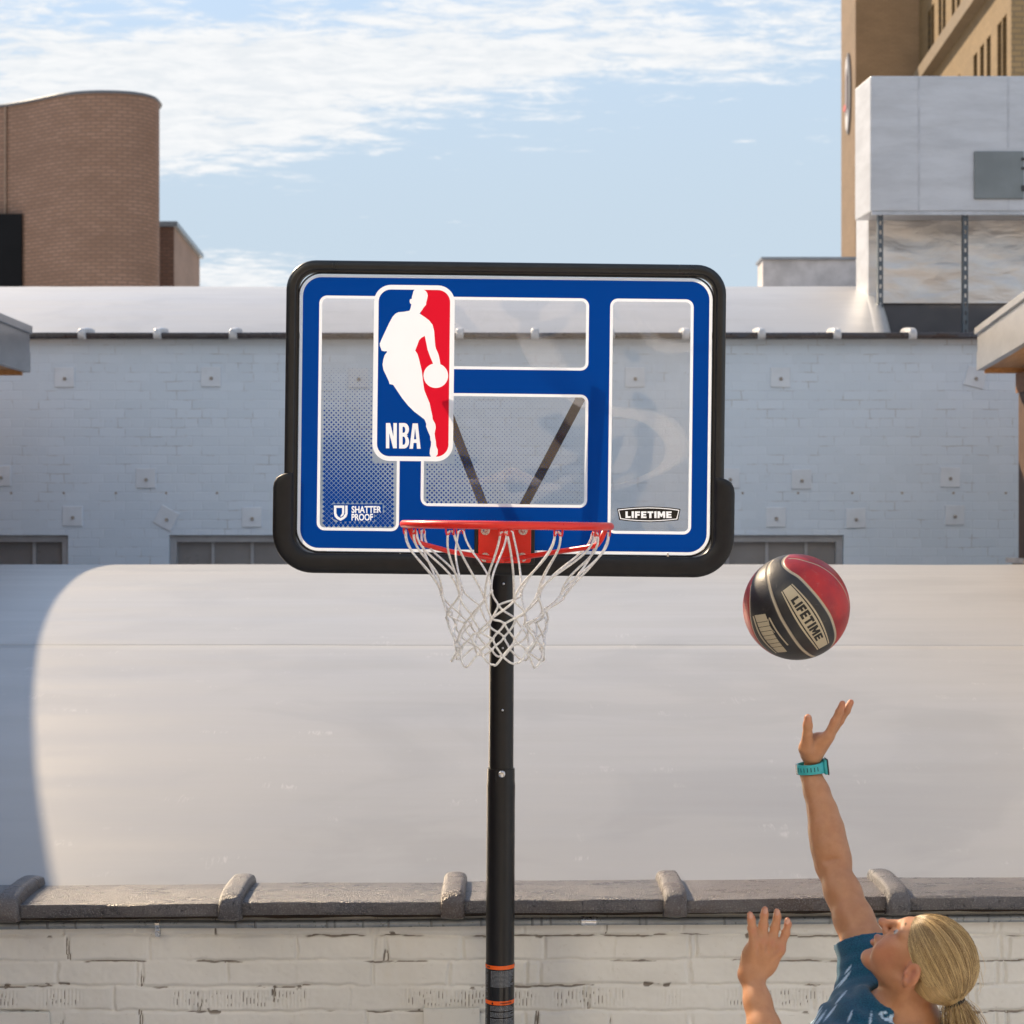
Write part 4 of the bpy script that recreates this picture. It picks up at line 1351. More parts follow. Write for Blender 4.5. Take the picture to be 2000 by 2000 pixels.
for px in (664, 782, 1127, 1304):       # tiny clips in the channel above the pad
    u, v = uv(px, 1083.5 + (px - 986) * .0); mb = MB()
    mb.hexa([W(u - .002, v - .005, .004), W(u + .002, v - .005, .004), W(u + .002, v - .005, -.002), W(u - .002, v - .005, -.002), W(u - .002, v + .004, .004), W(u + .002, v + .004, .004), W(u + .002, v + .004, -.002), W(u - .002, v + .004, -.002)])
    mb.build('clip', M_bolt, po)

# --- bracket, rim, brace
rimc = P(990, 1026, 4.085)
RR = .2385; RT = .0092
u0, v0 = uv(986, 1066)
br = MB()
def bbox(mb, x0, y0, x1, y1, d0, d1, r=0, fn=None):
    a = uv(x0, y0); b = uv(x1, y1)
    lp = rrect(a[0], b[1], b[0], a[1], r / S_ if r else .0005, 4)
    mb.loft([[W(x, y, d0) for x, y in lp], [W(x, y, d1) for x, y in lp]], cap=True)
bbox(br, 927, 1017, 1044, 1103, .0005, .022, 4)
bo = bevel(br.build('mounting_block', M_frame, hoop), .003)
br = MB(); bbox(br, 935, 1020, 1036.5, 1099, .0225, .030, 5)
rim = MB()
# rim ring
xr3 = Vector((ca, 0, -sa)); yr3 = Vector((0, -1, 0))
def rp(th, r=RR, dz=0.0):
    return rimc + xr3 * (math.cos(th) * r) + yr3 * (math.sin(th) * r) + Vector((0, 0, dz))
rim.tube([rp(2 * math.pi * k / 96) for k in range(96)], RT, 12, closed=True)
rmo = rim.build('rim', M_rim, hoop, True)
pl_ = bevel(br.build('bracket_plate', M_rim, rmo), .002)
# gusset: a bent sheet from the plate's top edge forward to the rim
mb = MB()
ua, va = uv(940, 1022); ub, vb = uv(1032, 1022)
rear_y = .03
back = rp(R(270))
mb.hexa([W(ua, va - .012, .0305), W(ub, vb - .012, .0305), Vector((rimc.x + .05, rimc.y + RR - .004, rimc.z - .006)), Vector((rimc.x - .05, rimc.y + RR - .004, rimc.z - .006)),
         W(ua, va - .004, .0305), W(ub, vb - .004, .0305), Vector((rimc.x + .05, rimc.y + RR - .004, rimc.z + .002)), Vector((rimc.x - .05, rimc.y + RR - .004, rimc.z + .002))])
gs = mb.build('gusset', M_rim, rmo); renorm(gs)
# V brace under the rim
low_pt = Vector((P(985, 1094, 4.40).x, 4.40, P(985, 1094, 4.40).z))
brace = []
for px0, py0, thd, kx, ky in ((800, 1047, 196, 812, 1055), (1172, 1058, -14, 1167, 1062)):
    st = rp(R(thd), RR, -.006)
    a = P(kx, ky + 2, st.y + .02)
    c = P(878 if px0 < 990 else 1092, 1077, st.y + .12)
    brace.append([st, st + (a - st) * .55 + Vector((0, 0, -.004)), a, a + (c - a) * .25 + Vector((0, 0, -.002)), c, low_pt + Vector((-.03 if px0 < 990 else .03, 0, .004)), low_pt])
mb = MB()
for b_ in brace: mb.tube(b_, .0062, 8)
mb.build('brace_rod', M_rim, rmo, True)
mb = MB(); bbox(mb, 950, 1086, 1020, 1099, .0305, .060, 3); o = mb.build('brace_lug', M_rim, rmo); renorm(o)
for px, py in ((948.5, 1036), (1021.5, 1036), (948, 1088), (1020, 1088)):
    u, v = uv(px, py); mb = MB()
    mb.tube([W(u, v, .030), W(u, v, .0322)], .0118, 20); 
    wo_ = mb.build('washer', M_bolt, rmo); renorm(wo_)
    mb = MB(); mb.tube([W(u, v, .0322), W(u, v, .0345), W(u, v, .038)], [.0062, .0060, .0035], 10); bo_ = mb.build('bolt_head', M_bolt, wo_); renorm(bo_)
# net hooks: little wire loops under the ring
hookang = [R(30 * k + 1.5) for k in range(12)]
for th in hookang:
    mb = MB()
    tang = (xr3 * -math.sin(th) + yr3 * math.cos(th)).normalized()
    rad = (xr3 * math.cos(th) + yr3 * math.sin(th)).normalized()
    c = rp(th, RR, -RT * .8)
    loop = [c + tang * x + Vector((0, 0, z)) + rad * r_ for x, z, r_ in ((-.0105, .002, 0), (-.0105, -.008, 0), (-.0095, -.0145, -.001), (-.0045, -.0135, -.004), (-.0035, -.0085, -.005), (0, -.0065, -.005), (.0035, -.0085, -.005), (.0045, -.0135, -.004), (.0095, -.0145, -.001), (.0105, -.008, 0), (.0105, .002, 0))]
    mb.tube(loop, .0021, 6)
    mb.build('net_hook', M_rim, rmo, True)

# --- net
rn = random.Random(5)
rowsZ = [0, -.163, -.200, -.231, -.262, -.288, -.318]
rowsR = [.226, .139, .114, .106, .100, .099, .110]
offx = [0, -.014, -.020, -.022, -.022, -.022, -.024]
def knot(row, k):
    th = hookang[0] + R(30) * (k + (.5 if row % 2 else 0)) + knj[row][k % 12][0]
    z = rowsZ[row] + knj[row][k % 12][1]
    r = rowsR[row] + knj[row][k % 12][2]
    # the net hangs a little twisted and gathered towards the back right
    th += .10 * row / 6
    return rimc + xr3 * (math.cos(th) * r + offx[row]) + yr3 * (math.sin(th) * r * .96) + Vector((0, 0, z))
knj = [[(rn.uniform(-.07, .07), rn.uniform(-.011, .011) * (1.1 if r > 4 else .9), rn.uniform(-.014, .014)) for k in range(12)] for r in range(7)]
CR = .00265
def bez(p0, p1, p2, p3, n=10):
    out = []
    for i in range(n + 1):
        t = i / n; s = 1 - t
        out.append(p0 * s ** 3 + p1 * (3 * s * s * t) + p2 * (3 * s * t * t) + p3 * t ** 3)
    return out
mb = MB()
def cord(pts, r=CR): mb.tube(pts, r, 7)
def outw(p): 
    v = Vector((p.x - rimc.x, p.y - rimc.y, 0)); return v.normalized()
for k in range(12):
    th = hookang[k]
    tang = (xr3 * -math.sin(th) + yr3 * math.cos(th)).normalized()
    c = rp(th, RR - .004, -RT - .0085)
    for s in (-1, 1):
        kk = k if s > 0 else k - 1
        e = knot(1, kk)
        for dup_ in (0,):
            st = c + tang * (s * .0072)
            slack = rn.uniform(.2, 1.0)
            o1 = outw(st)
            m1 = st + Vector((0, 0, -.055)) + tang * (s * rn.uniform(.004, .026) * slack) + o1 * rn.uniform(-.005, .014)
            m2 = e + Vector((0, 0, rn.uniform(.040, .075))) + outw(e) * rn.uniform(.004, .030) + tang * (-s * rn.uniform(-.004, .016))
            pts = [c + tang * (s * .002) + Vector((0, 0, .0035)), st + Vector((0, 0, .001))] + bez(st, m1, m2, e, 14)[1:]
            cord(pts)
    # a slack bight from hook to the second row, as the photograph shows doubled cords
for row in range(1, 6):
    for k in range(12):
        a = knot(row, k)
        for kk in ((k, k + 1) if row % 2 else (k - 1, k)):
            b = knot(row + 1, kk)
            mid = (a + b) / 2
            L = (b - a).length
            sg_ = 1 if kk >= k + (0 if row % 2 else 0) else -1
            o1 = outw(a)
            if row == 5:
                m1 = a + (b - a) * .35 + o1 * .010 + Vector((0, 0, -.004)); m2 = b + (a - b) * .3 + Vector((0, 0, -.012)) + outw(b) * .006
            else:
                m1 = a + (b - a) * .33 + o1 * rn.uniform(.001, .008) + Vector((0, 0, -rn.uniform(.003, .010)))
                m2 = a + (b - a) * .67 + o1 * rn.uniform(.001, .008) + Vector((0, 0, rn.uniform(-.002, .007)))
            cord(bez(a, m1, m2, b, 7))
        # knot
        mb.tube([a + Vector((0, 0, .0042)), a, a + Vector((0, 0, -.0042))], [CR * .9, CR * 1.75, CR * .9], 7)
no = mb.build('net', M_cord, hoop, True)

# --- pole, struts
PYD = 4.80
pc = lambda py: P(980.5 - (py - 1126) * 4.5 / 874, py, PYD)
mb = MB()
r_up = 23.6 / F * PYD; r_lo = 28.0 / F * PYD
top = pc(1030); bot = pc(1520)
mb.tube([top, pc(1250), bot], [r_up, r_up * 1.01, r_up * 1.03], 40)
up = mb.build('upper_pole', M_pole, hoop, True); autosmooth(up, 50)
mb = MB()
g = pc(1500); g0 = Vector((g.x - .012, PYD, 0))
mb.tube([g + Vector((0, 0, -.001)), g, pc(1504), pc(1524), pc(1534), pc(1560), pc(2000), Vector((pc(2000).x - .006, PYD, 0.02))],
        [r_up * 1.03, r_lo * .955, r_lo * .965, r_lo * .965, r_lo * 1.0, r_lo * .985, r_lo, r_lo * 1.02], 40)
lp_ = mb.build('lower_pole', M_pole, hoop, True); autosmooth(lp_, 35)
mb = MB(); mb.tube([Vector((g0.x, PYD, .02)), Vector((g0.x, PYD, 0.0))], [.10, .13], 24); bevel(mb.build('ground_sleeve', M_frame, hoop), .004)
def screw(px, py, r, bright, parent, rpole, hole=False):
    c = P(px, py, PYD - rpole)
    dx = c.x - pc(py).x
    yy = PYD - math.sqrt(max(rpole ** 2 - dx * dx, 1e-6))
    c.y = yy
    n_ = Vector((dx, yy - PYD, 0)).normalized()
    m = MB()
    m.tube([c - n_ * .002, c + n_ * .0015, c + n_ * .003, c + n_ * .0042], [r, r, r * .8, r * .3], 14)
    o = m.build('bolt_head', bright, parent, True); renorm(o)
    return o
for py in (1141, 1388):
    m = MB(); px = 982.5 if py < 1200 else 980.5
    c = P(px, py, PYD - r_up); m.tube([c + Vector((0, .003, 0)), c + Vector((0, -.0006, 0))], .0062, 14); renorm(m.build('screw_recess', M_black, up))
    screw(px + 1, py - 1, .0036, M_bolt, up, r_up + .0008)
screw(982, 1266, .0034, M_bolt, up, r_up + .0006)
screw(980, 1512, .0098, M_bolt, lp_, r_lo * .965)
# slot cut in the sleeve, left of the bolt
m = MB(); c = pc(1512)
for k in range(1):
    a = R(-112); m.tube([c + Vector((math.cos(a) * r_lo * .972, math.sin(a) * r_lo * .972, .012)), c + Vector((math.cos(a) * r_lo * .972, math.sin(a) * r_lo * .972, -.014))], .0016, 6)
m.build('sleeve_slot', M_black, lp_)

# warning sticker wrapped round the pole
def wrap(py0, py1, a0, a1, dr, n=26):
    a = pc(py0); b = pc(py1)
    rings = []
    for z_ in (a, b):
        rings.append([(z_.x + math.sin(R(t)) * (r_lo * .999 + dr), z_.y - math.cos(R(t)) * (r_lo * .999 + dr), z_.z) for t in np.linspace(a0, a1, n)])
    return rings
M_stick = coated('sticker_black', (.012, .012, .013), .16)
M_orange = coated('sticker_orange', (.80, .115, .012), .2)
M_tiny = coated('sticker_print', (.20, .215, .24), .25)
m = MB(); m.loft(wrap(1880.5, 2100, -110, 110, .0006), closed=False); stk = m.build('warning_sticker', M_stick, lp_, True)
m = MB()
m.loft(wrap(1880, 1887.5, -110, 110, .0011), closed=False); m.loft(wrap(1948.5, 1956, -110, 110, .0011), closed=False); m.loft(wrap(2030, 2038, -110, 110, .0011), closed=False)
m.build('orange_band', M_orange, stk, True)
m = MB()
rs = random.Random(3)
def textblock(y0, y1, a0, a1, gaps=()):
    y = y0
    while y < y1:
        x = a0
        if not any(g0 <= y <= g1 for g0, g1 in gaps):
            end = a1 - rs.choice((0, 0, 0, 6, 14, 22))
            while x < end:
                w_ = rs.uniform(2.0, 8.0)
                m.loft(wrap(y, y + 1.25, x, min(x + w_, end), .0011, 3), closed=False)
                x += w_ + 1.4
        y += 2.45
textblock(1890.5, 1920, -38, 66); textblock(1958.5, 2024, -40, 68, gaps=((1967, 1969.5), (1980, 1982)))
textblock(1890, 1944, -88, -56); textblock(1958, 2020, -88, -60)
m.build('fine_print', M_tiny, stk, True)
m = MB()
for (y, x, n_) in ((1882.2, -62, 6), (1950.6, 2, 14)):
    xx = x
    for k in range(n_):
        m.loft(wrap(y, y + 3.4, xx, xx + 2.2, .0015, 3), closed=False); xx += 3.6
tri = [(pc(1949.4), 0), (pc(1955), 3)]
m.loft(wrap(1951.8, 1955.2, -33, -26, .0015, 3), closed=False); m.loft(wrap(1950, 1951.8, -30.5, -28.5, .0015, 3), closed=False)
m.build('warning_word', M_black, stk, True)

# V struts from the board's back down to the pole
for (ax, ay, bx, by) in ((872, 800, 949, 1000), (1137, 772, 1015, 1003)):
    a0 = uv(ax, ay); A = W(a0[0], a0[1], -.045)
    Bp = P(bx, by, 4.70)
    d = (Bp - A).normalized(); side = d.cross(Vector((0, 1, 0))).normalized(); nrm = side.cross(d)
    m = MB()
    A2 = A - d * .05
    wv = .0125; tk = .010
    cs = [(-wv, -tk), (wv, -tk), (wv, tk), (-wv, tk)]
    m.loft([[A2 + side * x + nrm * y for x, y in cs], [Bp + d * .12 + side * x + nrm * y for x, y in cs]], cap=True)
    o = bevel(m.build('support_strut', M_pole, hoop), .003); renorm(o)
# horizontal pair carrying the bottom of the board, hidden behind the pad
m = MB()
for s in (-1, 1):
    A = W(s * .12, uv(986, 1070)[1], -.034); Bp = Vector((pc(1075).x + s * .030, PYD, pc(1075).z))
    m.tube([A, Bp], .012, 8)
m.build('lower_bracket', M_pole, hoop, True)

# ================================================================ ball
bc = P(1555, 1185.5, 3.98)
BR = 104.0 / F * 3.98 * .995
def ball_mesh():
    nu, nv = 360, 720
    ph = np.linspace(0, np.pi, nu); th = np.linspace(0, 2 * np.pi, nv)
    PH, TH = np.meshgrid(ph, th, indexing='ij')
    # poles on the viewing axis so the patterns stay crisp at the front
    X = np.sin(PH) * np.cos(TH); Zc = np.sin(PH) * np.sin(TH); Yc = -np.cos(PH)
    D = np.stack([X, Yc, Zc], -1).reshape(-1, 3)
    def z2(px, py):
        x = (px - 932) / 718.; z = -(py - 865) / 718.
        r2 = x * x + z * z
        if r2 > .999: s = math.sqrt(.999 / r2); x *= s; z *= s; r2 = .999
        return np.array([x, -math.sqrt(1 - r2), z])
    def poly(pts, n=14):
        P3 = [z2(*p) for p in pts]
        out = []
        for i in range(len(P3) - 1):
            for t in np.linspace(0, 1, n, endpoint=False):
                p0 = P3[max(i - 1, 0)]; p1 = P3[i]; p2 = P3[i + 1]; p3 = P3[min(i + 2, len(P3) - 1)]
                q = .5 * ((2 * p1) + (-p0 + p2) * t + (2 * p0 - 5 * p1 + 4 * p2 - p3) * t * t + (-p0 + 3 * p1 - 3 * p2 + p3) * t ** 3)
                out.append(q / np.linalg.norm(q))
        out.append(P3[-1])
        return np.array(out)
    seams = [([(800, 165), (735, 205), (702, 255), (712, 310), (770, 370), (870, 440), (1000, 580), (1110, 710), (1200, 830), (1280, 950), (1340, 1080), (1385, 1200), (1398, 1300), (1370, 1390)], .026),
             ([(600, 232), (530, 300), (497, 370), (490, 500), (515, 660), (560, 810), (630, 980), (720, 1130), (820, 1275), (920, 1390), (1010, 1465), (1120, 1520), (1160, 1525)], .027),
             ([(800, 200), (900, 205), (1020, 238), (1180, 295), (1330, 390), (1450, 510), (1540, 650), (1595, 780), (1625, 900), (1632, 1000)], .016),
             ([(300, 560), (272, 700), (265, 850), (275, 1000), (310, 1140), (375, 1280), (470, 1400), (600, 1500), (700, 1545)], .016)]
    gro = np.zeros(len(D)); lw = np.zeros(len(D))
    front = D[:, 1] < .25
    idx = np.where(front)[0]
    Df = D[idx]
    for pts, wd in seams:
        pl_ = poly(pts)
        best = np.full(len(Df), 9.0)
        for q in pl_: best = np.minimum(best, np.linalg.norm(Df - q, axis=1))
        lw[idx] = np.maximum(lw[idx], np.clip((wd - best) / .008 + .5, 0, 1))
        gro[idx] = np.maximum(gro[idx], np.exp(-(best / wd) ** 2))
    # panel colours: red right of the first seam and left of the last one
    s1 = poly(seams[0][0]); s4 = poly(seams[3][0])
    def side(pl_, Dq):
        out = np.zeros(len(Dq)); best = np.full(len(Dq), 9.)
        for i in range(len(pl_) - 1):
            a, b = pl_[i], pl_[i + 1]
            m = (a + b) / 2
            d = np.linalg.norm(Dq - m, axis=1)
            n_ = np.cross(a, b)
            sg = np.sign(Dq @ n_)
            upd = d < best
            best = np.where(upd, d, best); out = np.where(upd, sg, out)
        return out
    sd1 = side(s1, D); sd4 = side(s4, D)
    ref1 = side(s1, z2(1350, 600)[None])[0]; ref4 = side(s4, z2(225, 900)[None])[0]
    red = ((sd1 == ref1) | (sd4 == ref4)).astype(float)
    back = D[:, 1] > .35
    red[back] = (np.sin(np.arctan2(D[back, 2], D[back, 0]) * 4) > 0)
    V = D * (BR * (1 - .012 * gro))[:, None] + np.array(bc)
    me = grid_mesh('basketball', V, nu, nv)
    fattr(me, 'red', red); fattr(me, 'seam', lw)
    return me, z2
me, z2 = ball_mesh()
n = NT('ball_rubber')
p = n.obj()
peb = n.n('ShaderNodeTexVoronoi'); n.l(p, peb.inputs['Vector']); peb.inputs['Scale'].default_value = 330
wr = n.noise(p, 14, 5, .6)
cr_ = n.mix(n.ramp(wr, .3, .7), (.24, .010, .014), (.46, .020, .016))
cb_ = n.mix(n.ramp(wr, .3, .7), (.012, .012, .014), (.032, .029, .028))
c_ = n.mix(n.attr('red'), cb_, cr_)
c_ = n.mix(n.attr('seam'), c_, (.40, .34, .25))
scf = n.math('MULTIPLY', n.ramp(n.noise(p, 38, 5, .7, 1.2), .56, .70), n.ramp(n.noise(p, 7, 3, .6), .42, .62))
c_ = n.mix(n.math('MULTIPLY', scf, .22), c_, (.30, .24, .20))
n.bsdf(c_, n.ramp(wr, .3, .7, .36, .5), 0, n.bump(peb.outputs[0], .18, .0012), Specular_IOR_Level=.5)
ballo = link('basketball', me, n.m, None, True)
tag(ballo, 'red and black basketball in mid air right of the hoop', 'basketball')
# badge and lettering on the ball, laid onto its curved surface
def sph(px, py, lift):
    return Vector(bc) + Vector(z2(px, py)) * (BR * (1 + lift))
M_gold = coated('ball_print', (.50, .43, .30), .4, .1)
M_bk = coated('ball_ink', (.012, .012, .012), .45)
def strip(fa, fb, lift, nsu=24, nsv=8):
    rings = []
    for i in range(nsu + 1):
        t = i / nsu; a = fa(t); b = fb(t)
        rings.append([sph(a[0] + (b[0] - a[0]) * s, a[1] + (b[1] - a[1]) * s, lift) for s in np.linspace(0, 1, nsv)])
    m = MB(); m.loft(rings, closed=False)
    return m
def lin(p, q, bow):
    nx_, ny_ = (q[1] - p[1]), -(q[0] - p[0]); L = math.hypot(nx_, ny_)
    return lambda t: (p[0] + (q[0] - p[0]) * t + nx_ / L * bow * math.sin(math.pi * t), p[1] + (q[1] - p[1]) * t + ny_ / L * bow * math.sin(math.pi * t))
up_e = lin((780, 530), (1305, 1325), 52); lo_e = lin((636, 640), (1145, 1415), -52)
strip(up_e, lo_e, .004).build('maker_badge', M_gold, ballo, True)
def edge(fn, fn2, k0, k1):
    return (lambda t: tuple(np.array(fn(t)) * (1 - k0) + np.array(fn2(t)) * k0)), (lambda t: tuple(np.array(fn(t)) * (1 - k1) + np.array(fn2(t)) * k1))
m = strip(*edge(up_e, lo_e, .085, .15), .0065, 24, 3); m2 = strip(*edge(up_e, lo_e, .85, .915), .0065, 24, 3)
m.add(m2.v, m2.f); m.build('badge_line', M_bk, ballo, True)
pts, fs = [], []
for lp in block('LIFETIME'):
    a_, t_ = fill2d([lp]); o_ = len(pts)
    pts += a_; fs += [tuple(i + o_ for i in f) for f in t_]
def split(pts, fs, n_=2):
    pts = list(pts)
    for _ in range(n_):
        mid = {}; nf = []
        def mp(a, b):
            k = (min(a, b), max(a, b))
            if k not in mid:
                pts.append(((pts[a][0] + pts[b][0]) / 2, (pts[a][1] + pts[b][1]) / 2)); mid[k] = len(pts) - 1
            return mid[k]
        for f in fs:
            for i in range(1, len(f) - 1):
                a, b, c = f[0], f[i], f[i + 1]
                x, y, z = mp(a, b), mp(b, c), mp(c, a)
                nf += [(a, x, z), (x, b, y), (z, y, c), (x, y, z)]
        fs = nf
    return pts, fs
pts, fs = split(pts, fs)
m = MB(); vs = []
for x, y in pts:
    t = .165 + .70 * x; s = .74 - .48 * y
    a = up_e(t); b = lo_e(t)
    vs.append(sph(a[0] + (b[0] - a[0]) * s, a[1] + (b[1] - a[1]) * s, .0068))
m.add(vs, fs); m.build('lettering', M_bk, ballo)
ue = lin((440, 930), (750, 1440), -40); le = lin((320, 960), (640, 1460), -52)
strip(ue, le, .004, 18, 5).build('side_badge', M_gold, ballo, True)
m = MB()
for t0 in (.16, .27, .38, .49, .60, .71, .82):
    s_ = strip(lambda t: ue(t0 + .012 * t), lambda t: le(t0 + .012 * t), .0062, 2, 6)
    s2 = MB(); m.add(s_.v, s_.f)
m.build('badge_gap', M_bk, ballo)
l1 = lin((300, 975), (625, 1475), -62); l2 = lin((312, 970), (632, 1468), -58)
m = strip(l1, l2, .003, 18, 3)
for (p_, q2, w_) in (((480, 985), (735, 1350), 16), ((470, 1000), (560, 1180), 7)):
    k = strip(lin(p_, q2, -20), lin((p_[0] + w_, p_[1] - w_ * .4), (q2[0] + w_, q2[1] - w_ * .4), -20), .004, 14, 3); m.add(k.v, k.f)
m.build('script_line', M_gold, ballo, True)
# ================================================================ person (one continuous body grown from a distance field)
def V3(a): return np.array([a[0], a[1], a[2]], dtype=np.float64)

class Field:
    def __init__(self, lo, hi, h):
        self.lo = np.array(lo, float); self.h = h
        self.n = np.ceil((np.array(hi) - self.lo) / h).astype(int) + 1
        self.g = np.full(tuple(self.n), 1.0, dtype=np.float32)

    def local(self, lo, hi):
        i0 = np.clip(np.floor((np.array(lo) - self.lo) / self.h).astype(int), 0, self.n)
        i1 = np.clip(np.ceil((np.array(hi) - self.lo) / self.h).astype(int) + 1, 0, self.n)
        if np.any(i1 <= i0): return None, None
        ax = [self.lo[k] + np.arange(i0[k], i1[k]) * self.h for k in range(3)]
        Pq = np.stack(np.meshgrid(*ax, indexing='ij'), -1)
        return (slice(i0[0], i1[0]), slice(i0[1], i1[1]), slice(i0[2], i1[2])), Pq

    def put(self, d, sl, k, mode='add'):
        g = self.g[sl]
        d = d.astype(np.float32)
        if mode == 'sub': d = -d
        if k > 0:
            if mode == 'add':
                h = np.clip(.5 + .5 * (d - g) / k, 0, 1)
                r = d * (1 - h) + g * h - k * h * (1 - h)
            else:
                h = np.clip(.5 - .5 * (d - g) / k, 0, 1)
                r = d * (1 - h) + g * h + k * h * (1 - h)
                r = g * (1 - np.clip(.5 + .5 * (d - g) / k, 0, 1)) + d * np.clip(.5 + .5 * (d - g) / k, 0, 1) + k * h * (1 - h)
        else:
            r = np.minimum(g, d) if mode == 'add' else np.maximum(g, d)
        self.g[sl] = r

    def cone(self, a, b, ra, rb, k=.01, mode='add'):
        a = V3(a); b = V3(b); m = max(ra, rb) + k * 1.5 + self.h * 3
        sl, Pq = self.local(np.minimum(a, b) - m, np.maximum(a, b) + m)
        if sl is None: return
        ab = b - a; t = np.clip(((Pq - a) @ ab) / max(ab @ ab, 1e-12), 0, 1)
        d = np.linalg.norm(Pq - (a + t[..., None] * ab), axis=-1) - (ra + (rb - ra) * t)
        self.put(d, sl, k, mode)

    def chain(self, pts, rs, k=.01, mode='add'):
        for i in range(len(pts) - 1): self.cone(pts[i], pts[i + 1], rs[i], rs[i + 1], k, mode)

    def ell(self, c, axes, r, k=.01, mode='add'):
        c = V3(c); A = np.array([V3(a) for a in axes]); r = np.array(r, float)
        m = max(r) + k * 1.5 + self.h * 3
        sl, Pq = self.local(c - m, c + m)
        if sl is None: return
        q = (Pq - c) @ A.T
        k0 = np.linalg.norm(q / r, axis=-1); k1 = np.linalg.norm(q / (r * r), axis=-1)
        d = k0 * (k0 - 1) / np.maximum(k1, 1e-9)
        self.put(d, sl, k, mode)

    def mesh(self):
        g = self.g; n = self.n; h = self.h
        ins = g < 0
        c8 = [ins[i:n[0] - 1 + i, j:n[1] - 1 + j, k:n[2] - 1 + k] for i in (0, 1) for j in (0, 1) for k in (0, 1)]
        s = np.zeros(c8[0].shape, dtype=np.int8)
        for c in c8: s += c
        act = (s > 0) & (s < 8)
        cells = np.argwhere(act)
        idx = np.full(act.shape, -1, dtype=np.int64)
        idx[act] = np.arange(len(cells))
        acc = np.zeros((len(cells), 3)); cnt = np.zeros(len(cells))
        corners = [(i, j, k) for i in (0, 1) for j in (0, 1) for k in (0, 1)]
        vals = {c: g[cells[:, 0] + c[0], cells[:, 1] + c[1], cells[:, 2] + c[2]].astype(float) for c in corners}
        for c in corners:
            for ax in range(3):
                if c[ax] == 0:
                    c2 = list(c); c2[ax] = 1; c2 = tuple(c2)
                    a, b = vals[c], vals[c2]
                    x = (a < 0) != (b < 0)
                    t = np.where(x, a / np.where(x, a - b, 1), 0)
                    p = np.array(c, float)[None, :].repeat(len(cells), 0); p[:, ax] += t
                    acc[x] += p[x]; cnt[x] += 1
        V = self.lo + (cells + acc / cnt[:, None]) * h
        Q = []
        for ax in range(3):
            o1, o2 = [(1, 2), (2, 0), (0, 1)][ax]
            sl0 = [slice(None)] * 3; sl1 = [slice(None)] * 3
            sl0[ax] = slice(0, n[ax] - 1); sl1[ax] = slice(1, n[ax])
            for o in (o1, o2):
                sl0[o] = slice(1, n[o] - 1); sl1[o] = slice(1, n[o] - 1)
            a = ins[tuple(sl0)]; b = ins[tuple(sl1)]
            for flip, msk in ((False, a & ~b), (True, ~a & b)):
                e = np.argwhere(msk)
                if not len(e): continue
                e[:, o1] += 1; e[:, o2] += 1
                def cell(d1, d2):
                    q = e.copy(); q[:, o1] -= d1; q[:, o2] -= d2
                    return idx[q[:, 0], q[:, 1], q[:, 2]]
                qd = np.stack([cell(1, 1), cell(0, 1), cell(0, 0), cell(1, 0)], -1)
                if flip: qd = qd[:, ::-1]
                Q.append(qd)
        Q = np.concatenate(Q)
        return V, Q[(Q >= 0).all(1)]

def relax(V, Q, it=2, lam=.5):
    n = len(V)
    E = np.concatenate([Q[:, [0, 1]], Q[:, [1, 2]], Q[:, [2, 3]], Q[:, [3, 0]]])
    for _ in range(it):
        s = np.zeros_like(V); c = np.zeros(n)
        for a, b in ((0, 1), (1, 0)):
            for ax in range(3): s[:, ax] += np.bincount(E[:, a], weights=V[E[:, b], ax], minlength=n)
            c += np.bincount(E[:, a], minlength=n)
        V = V + (s / np.maximum(c, 1)[:, None] - V) * lam
    return V

# ---------------------------------------------------------------- pose
YK = 1.08
def PP(px, py, Y): return P(px, py, Y * YK)
hd = R(30)
el = R(49)
hf = np.array([-math.cos(hd) * math.cos(el), math.sin(hd) * math.cos(el), math.sin(el)])     # where the face points
hu = np.array([math.cos(hd) * math.sin(el), -math.sin(hd) * math.sin(el), math.cos(el)])
hl = np.cross(hu, hf)
EAR = V3(PP(1779, 1901, 3.20))
HS = 0.855
HC = EAR + .012 * hf * HS - .074 * hl * HS + .004 * hu
def H(x, y, z): return HC + (hf * x + hl * y + hu * z) * HS
HA = (hf, hl, hu)

N0 = V3(PP(1768, 2000, 3.285))                 # neck base
Rs = V3(PP(1712, 1905, 3.43)); Re = V3(PP(1625, 1690, 3.58)); Rw = V3(PP(1583, 1512, 3.66))
Ls = V3(PP(1668, 2095, 3.13)); Le = V3(PP(1540, 2165, 2.93)); Lw = V3(PP(1468, 1906, 3.05))
CH = V3(PP(1712, 2110, 3.28))
PV = np.array([.75, 3.575, .80])

f = Field((.30, 3.00, .98), (1.10, 4.25, 1.92), .0031)
# trunk
tf = np.array([-.96, .28, 0.0]); tr = np.array([.28, .96, 0.0]); tu = np.array([0, 0, 1.0])
f.ell(CH + tf * .01, (tf, tr, tu), (.105, .150, .17), .04)
f.cone(CH, PV + np.array([0, 0, .20]), .12, .115, .05)
f.cone(N0 + np.array([.0, 0, -.03]), Rs, .058, .050, .04)
f.cone(N0 + np.array([.0, 0, -.03]), Ls, .058, .052, .04)
f.cone(N0 + np.array([-.03, 0, -.08]), N0, .085, .062, .05)
# neck
nk1 = H(-.030, 0, -.070)
f.cone(N0 + np.array([.006, 0, -.02]), nk1, .056, .047, .03)
f.cone(N0 + tf * .045 + np.array([0, -.02, .005]), H(-.030, .066, -.035), .012, .010, .030)     # the long neck muscle
def hell(F_, c, axes, r, k=.01, mode='add'): F_.ell(c, axes, tuple(v * HS for v in r), k * HS, mode)
def hcone(F_, a, b, ra, rb, k=.01, mode='add'): F_.cone(a, b, ra * HS, rb * HS, k * HS, mode)
